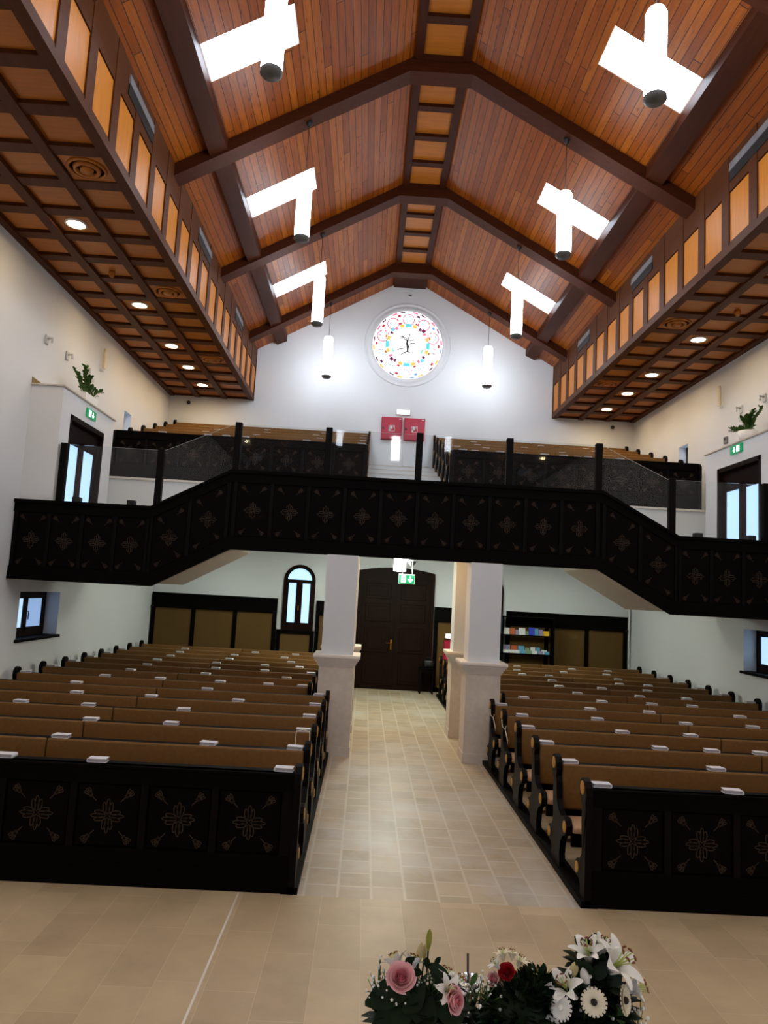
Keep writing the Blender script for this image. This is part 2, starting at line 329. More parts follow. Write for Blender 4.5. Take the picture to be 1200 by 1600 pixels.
# soffits with fascia
PY = .73; YC0 = 9.895
def yc(k): return YC0+PY*k
for s in (-1, 1):
    t = thing('coffered_soffit', 'dropped coffered wooden soffit with panelled fascia along the %s wall' % SD[s], 'ceiling panel', (s*5, 8, ZS))
    ks = range(-19, 13); q = MB(); fp = MB()
    for (xa, xb) in ((S, 4.085), (4.645, 4.79), (5.35, 5.50), (6.03, W)): q.box(s*xa, s*xb, Y0R, D, ZS, ZS+.14)
    for k in ks:
        q.box(s*S, s*W, max(Y0R, yc(k)+PY/2-.095), min(D, yc(k)+PY/2+.095), ZS+.02, ZS+.14)
    q.build('coffer_grid', 'frame', t)
    for k in ks:
        for xm in (4.365, 5.07, 5.765):
            y0, y1 = yc(k)-.27, yc(k)+.27
            if y1 > D: y1 = D-.01
            if y0 < D-.1: fp.box(s*(xm-.285), s*(xm+.285), y0-.02, y1+.02, ZS+.07, ZS+.12); fp.box(s*(xm-.235), s*(xm+.235), y0+.03, y1-.03, ZS+.06, ZS+.08)
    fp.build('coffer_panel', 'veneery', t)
    q = MB(); zt = roof(S)
    q.box(s*(S+.03), s*(S+.12), Y0R, D, ZS+.12, zt, 0)            # backing
    q.box(s*(S-.01), s*(S+.05), Y0R, D, ZS-.005, ZS+.1); q.box(s*(S), s*(S+.05), Y0R, D, ZS+.87, zt)
    for k in ks: q.box(s*(S-.008), s*(S+.05), yc(k)+PY/2-.10, min(D, yc(k)+PY/2+.10), ZS+.1, zt)
    q.build('fascia_frame', 'frame', t)
    q = MB()
    for k in ks:
        if yc(k)-.26 < D-.1: q.box(s*(S+.012), s*(S+.05), yc(k)-.262, min(D-.01, yc(k)+.262), ZS+.115, ZS+.855)
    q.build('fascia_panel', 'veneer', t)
    for k, lb in ((-6, None), (-2, 'nearest'), (3, 'middle'), (8, 'farthest')):
        if lb is None or (s > 0 and k == -2): continue
        q = MB(); q.box(s*4.1, s*4.63, yc(k)-.27, yc(k)+.27, ZS+.035, ZS+.0595)
        v = thing('ceiling_vent', 'round wooden air diffuser on square plate, %s in the %s soffit' % (lb, SD[s]), 'air vent', (s*4.365, yc(k), ZS+.03))
        q.build('plate', 'veneery', v); q = MB()
        for r0, r1, h in ((.235, .2, 0), (.165, .12, -.015), (.085, .0, -.02)):
            q.lathe([(r0, ZS+.035), (r0-.012, ZS+.012+h), (r1, ZS+.012+h), (max(r1, .0)+.0, ZS+.035)] if r1 > 0 else [(r0, ZS+.035), (r0-.012, ZS-.01), (.0, ZS-.012)], (s*4.365, yc(k), 0), 28)
        q.build('diffuser_ring', 'veneery', v)
    for k, lb in ((-16, 'e'), (-12, 'd'), (-8, 'c'), (-4, 'b'), (0, 'nearest'), (4, 'second'), (7, 'third'), (9, 'fourth'), (11, 'farthest')):  # altar-end downlights are added out of view to brighten the front floor
        if k == 0 and s > 0: lb = 'first, at the edge of view'
        if len(lb) == 1: lb = 'added unseen over the altar end, '+ORD[k//4+5]
        v = thing('downlight', 'glowing recessed downlight, %s in the %s soffit' % (lb, SD[s]), 'downlight', (s*5.07, yc(k), ZS+.05))
        MB().lathe([(.15, ZS+.059), (.15, ZS+.04), (.12, ZS+.035), (.115, ZS+.059)], (s*5.07, yc(k), 0), 24).build('trim_ring', 'white', v)
        MB().lathe([(.117, ZS+.055), (.112, ZS+.045), (0, ZS+.043)], (s*5.07, yc(k), 0), 24).build('lens', 'down', v)
    q = MB().lathe([(.05, ZS+.06), (.05, ZS+.02), (.035, ZS-.03), (0, ZS-.035)], (s*5.1, yc(2)+.1, 0), 16)
    tag(q.build('smoke_detector', 'veneery', None, (s*5.1, yc(2), ZS)), 'small brown smoke detector on the %s soffit' % SD[s], 'smoke detector')
    for (y0, y1), lb in zip(((8.4, 9.4), (12.15, 13.15), (15.75, 16.65)), ('nearest', 'middle', 'farthest')):
        v = thing('slot_vent', 'slot air outlet, pale blade over black gap, %s high in the %s fascia' % (lb, SD[s]), 'air vent', (s*S, y0, 8.4))
        MB().box(s*(S-.012), s*(S-.0005), y0, y1, 8.27, 8.41).build('gap', 'black', v)
        q = MB(); q.box(s*(S-.022), s*(S-.0005), y0, y1, 8.41, 8.46); q.box(s*(S-.016), s*(S-.0005), y0, y1, 8.46, 8.53); q.build('blade', 'pot', v)

# pendant lamps
def pendant(s, y, label):
    x = s*2.0; zc = 10.42-.565*(2-.49)
    t = thing('pendant_lamp', label, 'lamp', (x, y, zc), None)
    MB().lathe([(.045, zc+.03), (.05, zc-.02), (.03, zc-.06), (.012, zc-.08)], (x, y, 0), 14).build('canopy', 'black', t)
    MB().tube([(x, y, zc-.07), (x, y, 8.69)], .006, 6).build('cable', 'cable', t)
    MB().lathe([(.03, 8.70), (.09, 8.685), (.112, 8.63), (.113, 7.69)], (x, y, 0), 28).build('shade', 'lamp', t)
    q = MB().lathe([(.116, 7.70), (.118, 7.665), (.1, 7.655), (.095, 7.64), (0, 7.638)], (x, y, 0), 28); q.build('end_cap', 'grey', t)
for s in (-1, 1):
    for y, lb in zip((-3.65, -.08, 3.5, 7.07, 10.64, 14.2, 17.78), ('a', 'b', 'c', 'nearest, in front of the largest %s skylight', 'second nearest, below the middle %s skylight', 'third, below the farthest %s skylight', 'farthest, against the white wall %s of the round window')):  # altar-end pendants are added out of view to supply more light
        pendant(s, y, 'glowing white tube pendant lamp, '+(lb % SD[s] if len(lb) > 1 else 'added unseen over the altar end, %s side' % SD[s]+{'a': ' far', 'b': ' middle', 'c': ' near'}[lb]))

# ------------------------------------------------------------------ back wall windows, doors
# rose window
t = struct('window_20', MB().lathe([(.93, D-.005), (.95, D-.03), (1.03, D-.035), (1.045, D-.012), (1.10, D-.012), (1.115, D-.03), (1.14, D-.028), (1.15, D)], (.02, 0, 9.02), 64, 0, 'Y'), 'plaster', (.02, D, 9.02))
RC = (.02, 9.02); YW = D-.012
def rp(r, a, y=YW): return (RC[0]+r*math.sin(a), y, RC[1]+r*math.cos(a))
MB().lathe([(.935, D-.006), (.935, YW), (0, YW)], (RC[0], 0, RC[1]), 64, 0, 'Y').build('pane', 'g_white', t)
q = MB(); GM = ['g_pink', 'g_red', 'g_cyan', 'g_yel', 'g_purple', 'g_blue', 'g_or', 'g_green', 'g_dark']
def seg(r0, r1, a0, a1, mi, n=4, y=YW-.003):
    for k in range(n):
        b0, b1 = a0+(a1-a0)*k/n, a0+(a1-a0)*(k+1)/n
        q.add([rp(r0, b0, y), rp(r1, b0, y), rp(r1, b1, y), rp(r0, b1, y)], [(0, 1, 2, 3)], mi)
rr = random.Random(3)
for k in range(10):
    a = 2*PI*k/10; cx, cz = RC[0]+.70*math.sin(a), RC[1]+.70*math.cos(a); up = math.cos(a) > -.2
    for j in range(28):
        b = 2*PI*j/28; c2 = 2*PI*(j+1)/28
        if rr.random() < (.9 if up else .45):
            ro = .165 if up else .155
            q.add([(cx+ro*math.sin(b), YW-.003, cz+ro*math.cos(b)), (cx+.138*math.sin(b), YW-.003, cz+.138*math.cos(b)), (cx+.138*math.sin(c2), YW-.003, cz+.138*math.cos(c2)), (cx+ro*math.sin(c2), YW-.003, cz+ro*math.cos(c2))], [(0, 1, 2, 3)], 0 if rr.random() < .7 else (1 if up else 7))
    for j in range(5):
        u, v = rr.uniform(-.09, .09), rr.uniform(-.09, .09); h = .022
        q.add([(cx+u-h, YW-.003, cz+v), (cx+u, YW-.003, cz+v-h), (cx+u+h, YW-.003, cz+v+.4*h), (cx+u, YW-.003, cz+v+h)], [(0, 1, 2, 3)], rr.choice([5, 2, 0, 7, 5]))
    a2 = a+PI/10
    seg(.80, .86, a2-.05, a2+.05, rr.choice([4, 1, 5]), 2); seg(.88, .925, a2-.2, a2-.05, 0 if up else 3, 3); seg(.885, .92, a2+.06, a2+.2, rr.choice([0, 4, 5]), 3)
for k in range(4):
    a = PI/2*k; seg(.50, .59, a-.16, a+.16, 2)
    for d in (-1, 1):
        seg(.50, .58, a+d*.22, a+d*.42, 3); seg(.59, .64, a+d*.3, a+d*.42, 1 if k % 2 == 0 else 6, 2); seg(.50, .58, a+d*.56, a+d*.68, 4 if d > 0 else 0, 2); seg(.53, .62, a+d*.70, a+d*.80, 4 if (k+(d > 0)) % 2 else 2, 2)
for k in range(30):
    a = 2*PI*k/30
    if rr.random() < .75: seg(.478, .492, a, a+.2, 0 if k % 3 else 7, 2)
for k in range(6): seg(.40, .44, PI/2+.25+k*.05, PI/2+.3+k*.05, 7, 1); seg(.40, .44, -PI/2-.3-k*.05, -PI/2-.25-k*.05, 7, 1)
def br(pts, w): q.ribbon([(RC[0]+x, YW-.004, RC[1]+z) for x, z in pts], w, (0, -1, 0), 8)
br([(0, .14), (-.02, .05), (.0, -.05), (.01, -.18)], .045); br([(-.02, .04), (.03, -.04), (.0, -.2)], .03)
for pts in ([(0, .12), (.03, .22), (.05, .3)], [(0, .1), (-.09, .16), (-.15, .25)], [(0, .1), (-.05, .2), (-.2, .22)], [(.02, .02), (.12, .06), (.2, .05)], [(.05, .12), (.16, .16)], [(0, -.18), (-.1, -.22), (-.18, -.3)], [(.01, -.18), (.08, -.21), (.16, -.2)], [(-.06, -.12), (-.2, -.1), (-.26, -.16)]): br(pts, .022)
q.build('coloured_glass', GM, t)
# arched windows in the lower back wall
def archpts(w, z0, zs, n=16): return [(-w, z0), (w, z0)]+[(w*math.cos(PI*k/n), zs+w*math.sin(PI*k/n)) for k in range(n+1)]
for s in (-1, 1):
    cx = s*2.42; z0, zs = 1.36, 2.62
    z0 = 1.36; zs = 2.62
    fr = MB(); o = archpts(.405, z0, zs); i = archpts(.31, z0+.15, zs)
    vs = [(cx+x, D-.05, z) for x, z in o]+[(cx+x, D-.05, z) for x, z in i]+[(cx+x, D-.001, z) for x, z in o]+[(cx+x, D-.001, z) for x, z in i]; n = len(o)
    fr.add(vs, [f for k in range(n) for f in ((k, (k+1) % n, n+(k+1) % n, n+k), (k, (k+1) % n, 2*n+(k+1) % n, 2*n+k), (n+k, n+(k+1) % n, 3*n+(k+1) % n, 3*n+k))])
    fr.box(cx-.31, cx+.31, D-.05, D-.001, 2.55, 2.64); fr.box(cx-.045, cx+.045, D-.055, D-.001, z0+.15, 2.6)
    for a, b in ((-.31, -.045), (.045, .31)):
        fr.box(cx+a, cx+a+.035, D-.045, D-.001, z0+.15, 2.56); fr.box(cx+b-.035, cx+b, D-.045, D-.001, z0+.15, 2.56); fr.box(cx+a, cx+b, D-.045, D-.001, z0+.1, z0+.19)
    w = struct('window_%d' % (21 if s < 0 else 22), fr, 'doorw', (cx, D, 2))
    MB().prism([(cx+x, z) for x, z in archpts(.31, z0+.15, zs)], D-.016, D-.004, 'Y').build('pane', 'day', w)
    q = MB(); q.box(cx-.008, cx+.008, D-.075, D-.055, 1.86, 1.98); q.box(cx-.012, cx+.012, D-.062, D-.05, 1.88, 1.96); q.build('handle', 'gold', w)
# main door
cx = .06; hw = .985
def topz(x): return 2.97+.115*(1-(x/hw)**2)
xs = [hw*(-1+2*k/12) for k in range(13)]
q = MB(); q.prism([(cx-hw, 0), (cx+hw, 0)]+[(cx+x, topz(x)) for x in reversed(xs)], D-.06, D-.001, 'Y')
dr = struct('door_1', q, 'doorw', (cx, D, 0))
q = MB(); q.box(cx-hw, cx-hw+.09, D-.1, D-.05, 0, 2.9); q.box(cx+hw-.09, cx+hw, D-.1, D-.05, 0, 2.9); q.box(cx-hw, cx+hw, D-.11, D-.05, 2.74, 2.84); q.build('door_frame', 'doorw', dr)
for s in (-1, 1):
    q = MB(); xa, xb = sorted((cx+s*.012, cx+s*.885)); q.box(xa, xb, D-.085, D-.05, .02, 2.74)
    for z0, z1 in ((.14, .78), (.92, 1.55), (1.69, 2.15), (2.27, 2.66)):
        q.rbox(xa+.12, xb-.12, D-.105, D-.08, z0, z1, .012, 0, 1); q.rbox(xa+.19, xb-.19, D-.115, D-.1, z0+.07, z1-.07, .01, 0, 1)
    lf = q.build('door_leaf', 'doorw', dr)
    if s < 0:
        q = MB(); q.rbox(cx-.085, cx-.055, D-.1, D-.085, 1.0, 1.25, .005); q.tube([(cx-.07, D-.1, 1.17), (cx-.07, D-.14, 1.17), (cx-.2, D-.14, 1.165)], .011, 8); q.build('handle', 'gold', lf, (cx-.07, D-.1, 1.1))
# wall panelling on the back wall
def panelling(x0, x1, n, label, low=False, top=2.12):
    t = thing('wall_panelling', label, 'wall panelling', ((x0+x1)/2, D-.02, 0)); q = MB()
    if not low:
        q.box(x0, x1, D-.07, D-.005, 1.77, top); q.box(x0-.0, x1+.0, D-.1, D-.005, 1.76, 1.80); q.box(x0, x1, D-.09, D-.005, top-.03, top+.015)
    else: q.box(x0, x1, D-.08, D-.005, top-.1, top)
    zt = 1.78 if not low else top-.06
    for k in range(n+1):
        xx = x0+(x1-x0)*k/n; wd = .045 if 0 < k < n else .05
        q.box(max(x0, xx-2*wd if k == n else xx-wd), min(x1, xx+2*wd if k == 0 else xx+wd), D-.075, D-.005, 0, zt)
    q.box(x0, x1, D-.075, D-.005, 0, .12); q.build('frame', 'dark', t)
    for k in range(n):
        a, b = x0+(x1-x0)*k/n, x0+(x1-x0)*(k+1)/n
        MB().rbox(a+.05, b-.05, D-.05, D-.02, .12, zt-.01, .008, 0, 1).build('fabric_panel', 'felt', t)
panelling(-6.12, -2.95, 3, 'dark framed wall panelling with three olive felt panels, back wall left of arched window')
panelling(-2.93, -1.98, 1, 'low dark framed felt panel under the left arched window', True, 1.36)
panelling(-1.96, -.95, 1, 'dark framed felt wall panel between left pillar and door')
panelling(1.07, 1.96, 1, 'dark framed felt wall panel right of the door, behind the pillars')
panelling(2.92, 6.04, 3, 'dark framed wall panelling with olive felt panels behind the bookcase, back wall right')
for s in (-1, 1):
    t = thing('coat_hook', 'small dark hook at the outer end of the %s wall panelling header' % SD[s], 'hook', (s*6.1, D-.1, 1.8))
    q = MB(); xh = -6.12 if s < 0 else 5.98; q.rbox(xh, xh+.06, D-.16, D-.099, 1.76, 1.80, .01); q.build('hook', 'black', t)
# white service pipe in the corner
tag(MB().tube([(6.09, D-.05, 0.0), (6.09, D-.05, 3.38)], .03, 12).build('service_pipe', 'white', None, (6.09, D-.05, 0)), 'white vertical pipe in the back right corner beside the panelling', 'pipe')

# lower side windows, small upper windows and gallery doors
for s in (-1, 1):
    y0, y1, z0, z1 = LOWWIN; X = s*(W+.27); q = MB()
    def fb(q, a, b, c, d, t0=-.035, t1=.035): q.box(X+t0, X+t1, a, b, c, d)
    fb(q, y0, y1, z0, z0+.07); fb(q, y0, y1, z1-.05, z1); fb(q, y0, y0+.05, z0, z1); fb(q, y1-.05, y1, z0, z1); ym = (y0+y1)/2
    w = struct('window_%d' % (23 if s < 0 else 24), q, 'doorw', (X, ym, 1.7))
    for k, (a, b) in enumerate(((y0+.05, ym), (ym, y1-.05))):
        q = MB(); fb(q, a, b, z0+.07, z0+.15, -.04, .04); fb(q, a, b, z1-.12, z1-.05, -.04, .04); fb(q, a, a+.06, z0+.1, z1-.1, -.04, .04); fb(q, b-.06, b, z0+.1, z1-.1, -.04, .04)
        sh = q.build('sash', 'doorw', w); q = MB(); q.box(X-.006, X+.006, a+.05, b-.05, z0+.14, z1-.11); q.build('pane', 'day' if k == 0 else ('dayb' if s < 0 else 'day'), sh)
        if k == 1:
            q = MB(); q.tube([(X-s*.04, a+.03, 1.78), (X-s*.075, a+.03, 1.78), (X-s*.075, a+.035, 1.65)], .009, 8); q.build('handle', 'black', sh, (X, a+.03, 1.75))
    MB().rbox(s*(W-.05), s*(W+.25), y0-.05, y1+.05, z0-.04, z0+.005, .006, 0, 1).build('window_sill', 'dark', w)
    y0, y1, z0, z1 = UPWIN; X = s*(W+.2); q = MB()
    fb(q, y0, y1, z0, z0+.05); fb(q, y0, y1, z1-.05, z1); fb(q, y0, y0+.05, z0, z1); fb(q, y1-.05, y1, z0, z1)
    w = struct('window_%d' % (25 if s < 0 else 26), q, 'doorw', (X, 15.9, 5.8)); MB().box(X-.006, X+.006, y0+.05, y1-.05, z0+.05, z1-.05).build('pane', 'day', w)
    # vestibule box with ledge, glazed door
    xi = 5.644; q = MB(); hole = (11.75, 13.24, 2.9, 5.01)
    cells(q, [11.386, 13.72], [2.9, 5.36], [hole], lambda q, a, b, c, d: q.box(s*xi, s*(W-.001), a, b, c, d))
    v = struct('trim_%d' % (2 if s < 0 else 3), q, 'plaster', (s*5.9, 12.5, 2.9))
    q = MB(); q.rbox(s*(xi-.03), s*(W-.001), 11.35, 13.75, 5.36, 5.385, .004, 0, 1); q.build('ledge', 'underside', v)
    if s < 0:
        q = MB(); q.prism([(-W+.001, 5.385), (-W+.001, 5.49), (-W+.16, 5.385)], 11.37, 11.44, 'Y'); q.build('wedge', 'tan', v)
    q = MB()
    for (a, b, c, d) in ((11.75, 11.81, 2.9, 5.01), (13.18, 13.24, 2.9, 5.01), (11.75, 13.24, 4.93, 5.01)): q.box(s*(xi-.012), s*(W+.35), a, b, c, d)
    d = struct('door_%d' % (2 if s < 0 else 3), q, 'doorw', (s*(xi+.2), 12.5, 2.9))
    XD = s*(xi+.10)
    MB().box(XD-.03, XD+.03, 11.81, 13.18, 4.66, 4.93).build('transom', 'doorw', d)
    for a, b in ((11.81, 12.49), (12.50, 13.18)):
        q = MB(); q.box(XD-.03, XD+.03, a, a+.1, 2.92, 4.66); q.box(XD-.03, XD+.03, b-.1, b, 2.92, 4.66); q.box(XD-.03, XD+.03, a, b, 4.57, 4.66); q.box(XD-.03, XD+.03, a, b, 2.92, 3.15)
        lf = q.build('door_leaf', 'doorw', d); MB().box(XD-.008, XD+.008, a+.09, b-.09, 3.14, 4.58).build('pane', 'day', lf)
    # exit sign above
    ex = at(141, 648, X=-xi) if s < 0 else at(1152, 702, X=xi); e = thing('exit_sign', 'small green exit sign above the %s gallery door' % SD[s], 'sign', (s*(xi-.02), ex.y, ex.z))
    q = MB(); q.box(s*(xi-.03), s*(xi-.001), ex.y-.2, ex.y+.2, ex.z-.07, ex.z+.08); q.build('casing', 'greenlit', e)
    q = MB(); q.box(s*(xi-.034), s*(xi-.03), ex.y-.13, ex.y-.03, ex.z-.055, ex.z+.055); q.box(s*(xi-.034), s*(xi-.03), ex.y+.04, ex.y+.07, ex.z-.03, ex.z+.05); q.prism([(ex.y+.0, ex.z-.005), (ex.y+.11, ex.z-.005), (ex.y+.055, ex.z-.055)], s*(xi-.034), s*(xi-.03), 'X'); q.build('pictogram', 'whitelit', e)
# ------------------------------------------------------------------ painted dark panels (shared motif)
def ell(cx, cz, a, b, th, n=14):
    return [(cx+a*math.cos(2*PI*k/n)*math.cos(th)-b*math.sin(2*PI*k/n)*math.sin(th), cz+a*math.cos(2*PI*k/n)*math.sin(th)+b*math.sin(2*PI*k/n)*math.cos(th)) for k in range(n)]
def motif(q, cx, cz, y, sc=1, hx=.15, hz=.165, shear=0, mi=1, lw=.0055):
    """cross of looped petals with a tulip in each corner"""
    R = lambda pts, cl=False: q.ribbon([(x, y, z) for x, z in pts], lw*sc, (0, -1, 0), mi, cl)
    for k in range(4):
        th = PI/2*k
        for off, a in ((-.4, .036), (.4, .036), (0, .048)):
            r = .058 if off == 0 else .052
            R(ell(cx+sc*r*math.cos(th+off), cz+sc*r*math.sin(th+off), sc*a, sc*.012, th+off*.35, 12), True)
    for sx in (-1, 1):
        for sz in (-1, 1):
            tx, tz = cx+sx*hx, cz+sz*hz+shear*sx*hx; th = math.atan2(sz, sx)
            for off in (-.5, 0, .5): R(ell(tx+sc*.012*math.cos(th+off), tz+sc*.012*math.sin(th+off), sc*.03, sc*.010, th+off, 10), True)
            R([(tx-sc*.06*math.cos(th), tz-sc*.06*math.sin(th)), (tx-sc*.02*math.cos(th), tz-sc*.02*math.sin(th))])

# ------------------------------------------------------------------ pews
ENDP = [(-.20, .05), (-.17, .16), (-.20, .28), (-.26, .34), (-.33, .365), (-.385, .41), (-.395, .46), (-.36, .505), (-.30, .515), (-.2, .50), (-.10, .535), (-.045, .60), (-.03, .68), (-.02, .75), (.0, .80), (-.015, .86), (-.01, .92), (.03, .968), (.085, .985), (.14, .965), (.175, .91), (.165, .85), (.12, .80), (.085, .76), (.10, .66), (.09, .55), (.07, .46), (.08, .385), (.13, .33), (.2, .315), (.25, .27), (.245, .21), (.2, .175), (.14, .18), (.10, .14), (.13, .05)]
ENDF = [(-.02, .0), (-.02, .80), (-.03, .86), (-.02, .92)]+ENDP[12:-1]+[(.11, .0)]
def end_panel(parent, x, inward, o, aisle, name='end_panel', prof=ENDP):
    """scrolled bench end; x is its outer face"""
    q = MB(); q.prism([(o.y+u, o.z+z) for u, z in prof], x, x+inward*.055, 'X', 0); e = q.build(name, 'darkz', parent)
    if aisle:
        for (u, z, r) in ((.08, .905, .055), (-.33, .44, .05), (.19, .245, .045)):
            if prof is ENDF and u < 0: continue
            q = MB(); q.lathe([(r, 0), (r, .006), (r*.8, .009), (0, .010)], (0, 0, 0), 18, 0, 'X'); q.v = [Vector((x-inward*v.x, o.y+u+v.y, o.z+z+v.z)) for v in q.v]; q.build('rosette', 'disc', e)
def pew(s, xa, xw, o, label, group):
    """s: block side; xa aisle-end |x|, xw wall-end |x|; o.y backrest face"""
    t = thing('pew', label, 'pew', (s*(xa+xw)/2, o.y, o.z), group); xm = (xa+xw)/2; y, z = o.y, o.z
    end_panel(t, s*xa, s, o, True); end_panel(t, s*xw, -s, o, False)
    a, b = xa+.055, xw-.055
    for u0, u1 in ((a, xm-.004), (xm+.004, b)):
        MB().rbox(s*u0, s*u1, y-.005, y+.045, z+.50, z+.905, .018).build('back_cushion', 'leather', t)
        MB().rbox(s*u0, s*u1, y-.40, y-.02, z+.40, z+.455, .02).build('seat_cushion', 'seat', t)
    q = MB(); q.box(s*a, s*b, y+.045, y+.075, z+.35, z+.895); q.build('backboard', 'dark', t)
    MB().rbox(s*a, s*b, y+.046, y+.175, z+.868, z+.895, .006, 0, 1).build('book_ledge', 'dark', t)
    q = MB(); q.box(s*a, s*b, y-.37, y-.0, z+.37, z+.40); q.box(s*a, s*b, y-.36, y-.33, z+.28, z+.37); q.build('seat_board', 'dark', t)
    MB().rbox(s*a, s*b, y+.13, y+.2, z+.16, z+.21, .01, 0, 1).build('foot_rail', 'tan', t)
    return t
def front_panel(s, xa, xw, o, n, pitch, first, label, H, mot, group=None):
    t = thing('pew_screen', label, 'pew front', (s*(xa+xw)/2, o.y, o.z), group); y, z = o.y, o.z; a, b = xa+.055, xw-.055
    end_panel(t, s*xa, s, o, True, prof=ENDF); end_panel(t, s*xw, -s, o, False, prof=ENDF)
    q = MB(); q.box(s*a, s*b, y+.03, y+.06, z, z+H)
    q.box(s*a, s*b, y, y+.04, z+.14, z+.285*H/.93); q.box(s*a, s*b, y, y+.04, z+.78*H/.93, z+H)
    q.box(s*a, s*b, y-.012, y+.04, z, z+.14); q.box(s*a, s*b, y-.006, y+.04, z+.14, z+.17)
    q.build('frame', 'dark', t)
    xl = first-pitch/2
    for k in range(n+1):
        xx = xl+pitch*k; MB().box(s*(a if k == 0 else xx-.028), s*(b if k == n else xx+.028), y+.001, y+.04, z+.28, z+H-.1).build('stile', 'darkz', t)
    for k in range(n):
        xc = s*(first+pitch*k); q = MB(); q.rbox(xc-pitch/2+.035, xc+pitch/2-.035, y+.016, y+.034, z+.292*H/.93, z+.772*H/.93, .006, 0, 1)
        motif(q, xc, z+.525*H/.93, y+.0145, 1.25*mot); q.build('panel', ['dark', 'paint'], t)
    MB().rbox(s*a, s*b, y-.012, y+.15, z+H-.03, z+H, .006, 0, 1).build('book_ledge', 'dark', t)
    return t
YP0, PITCHY = 6.13, .9
XA, XN, XW = 1.153, 1.47, 6.03
BOOKS = []      # (side, level, row, x, y, z)
for s in (-1, 1):
    o = Vector((0, YP0, 0)); front_panel(s, XA, XW, o, 8, .565, 1.55, 'painted black pew front with ledge, floor level, %s of the aisle' % SD[s], .92, 1)
    pw = pew(s, XA, XW, Vector((0, YP0+PITCHY, 0)), 'x', None); pn = None
    for k in range(1, 14):
        y = YP0+PITCHY*k+.02; narrow = k in (6, 7, 8)
        lb = 'brown cushioned dark pew, floor level, %s block, %s row behind the painted front' % (SD[s], ORD[k])
        gp = 'pews on the floor, %s block' % SD[s]
        if narrow:
            if pn is None: pn = pew(s, XN, XW, Vector((0, y, 0)), lb, gp)
            else: dup(pn, (pn.location.x, y, 0), lb, gp)
        elif k == 1: pw.location.y = y; tag(pw, lb, 'pew', gp)
        else: dup(pw, (pw.location.x, y, 0), lb, gp)
    for (x, a, b, lb) in ((XA, YP0-.02, 11.1, 'beside the aisle'), (XA, 13.9, 18.2, 'beside the aisle, behind the pillars')):
        tag(MB().box(s*(x-.025), s*(x+.11), a, b, 0, .055).build('base_rail', 'dark', None, (s*x, a, 0)), 'long dark floor rail under the bench ends, %s block %s' % (SD[s], lb), 'floor rail')
# gallery
GY0, GP, GZ0, GS = 14.62, .85, 4.41, .245
def gz(k): return GZ0+GS*k
for s in (-1, 1):
    front_panel(s, .83, 5.97, Vector((0, GY0, GZ0)), 8, .628, 1.21, 'painted black pew front with ledge, upstairs gallery, %s of its aisle' % SD[s], .97, 1, None)
    g0 = None
    for k in range(1, 6):
        y = GY0+GP*k; lb = 'brown cushioned dark pew, upstairs gallery, %s block, %s row behind the painted front' % (SD[s], ORD[k]); gp = 'gallery pews, %s block' % SD[s]
        if g0 is None: g0 = pew(s, .83, 5.97, Vector((0, y, gz(k))), lb, gp)
        else: dup(g0, (g0.location.x, y, gz(k)), lb, gp)
q = MB()
for k in range(0, 6):
    ya = GY0-.42+GP*k if k else 14.50; yb = GY0-.42+GP*(k+1) if k < 5 else D
    if ya < D: q.box(-W, W, ya, min(yb, D), 3.5 if k == 0 else gz(k)-.3, gz(k))
tr = struct('trim_4', q, 'plaster', (0, 16, 4.4))
q = MB(); q.box(-W, W, 14.46, 14.52, GZ0-.035, GZ0+.004); q.build('ledge', 'stone_hi', tr)
q = MB()
for k in range(0, 6):
    ya = GY0-.42+GP*k if k else 14.50; yb = min(D, GY0-.42+GP*(k+1))
    q.box(-.83, .83, ya-.01, yb, gz(k)-.001, gz(k)+.012)
q.build('aisle_step', 'stone', tr)

# hymn books
def make_book():
    t = thing('hymn_book', 'x', 'book', (0, 0, 0)); w, d, h = .15, .092, .032; q = MB()
    q.rbox(-w/2, w/2, -d/2, d/2, 0, .004, .002, 0, 1); q.rbox(-w/2, w/2, -d/2, d/2, h-.004, h, .002, 0, 1)
    q.prism([(w/2-.006, .0), (w/2+.002, .004), (w/2+.006, h/2), (w/2+.002, h-.004), (w/2-.006, h)], -d/2, d/2, 'Y'); q.build('cover', 'book', t)
    q = MB(); q.box(-w/2+.006, w/2-.006, -d/2+.004, d/2-.004, .004, h-.004); q.build('page_block', 'pages', t); return t
B0 = make_book(); first = [True]
raw = {}
def coll(lst, sx, ox, oy, gal):
    for u, v in lst:
        px, py = ox+u/sx, oy+v/sx+1.5
        if not gal:
            b = at(px, py, Z=.95); k = round(((b.y-6.15)/.9+.1)/.945); k = max(0, min(12, k)); p = at(px, py, Y=YP0+PITCHY*k+.11)
            key = (-1 if p.x < 0 else 1, 0, k)
        else:
            n = Vector((0, -.291, 1)); o = Vector((CAMX, 0, CAMZ)); d = RX*((px-600)/FPX)+UP*(-(py-800)/FPX)+FW
            tt = (5.47-.291*14.68-n.dot(o))/n.dot(d); b = o+d*tt; k = max(0, min(4, round(((b.y-14.68)/.86+1.5)/.84))); p = at(px, py, Y=GY0+GP*k+.11)
            key = (-1 if p.x < 0 else 1, 1, k)
        lo, hi = ((XA if k not in (6, 7, 8) else XN) if not gal else .83)+.15, (XW if not gal else 5.97)-.15
        x = key[0]*max(lo, min(hi, abs(p.x)))
        if all(abs(x-q) > .19 for q in raw.setdefault(key, [])): raw[key].append(x)
coll([(50, 885), (717, 920), (437, 742), (648, 625), (635, 517), (147, 490), (550, 427), (1085, 457), (545, 357), (755, 310), (1150, 333), (937, 265), (1057, 224), (1130, 187), (165, 277), (350, 232), (510, 190), (655, 160), (760, 135), (880, 112)], 1200/260, 0, 990, 0)
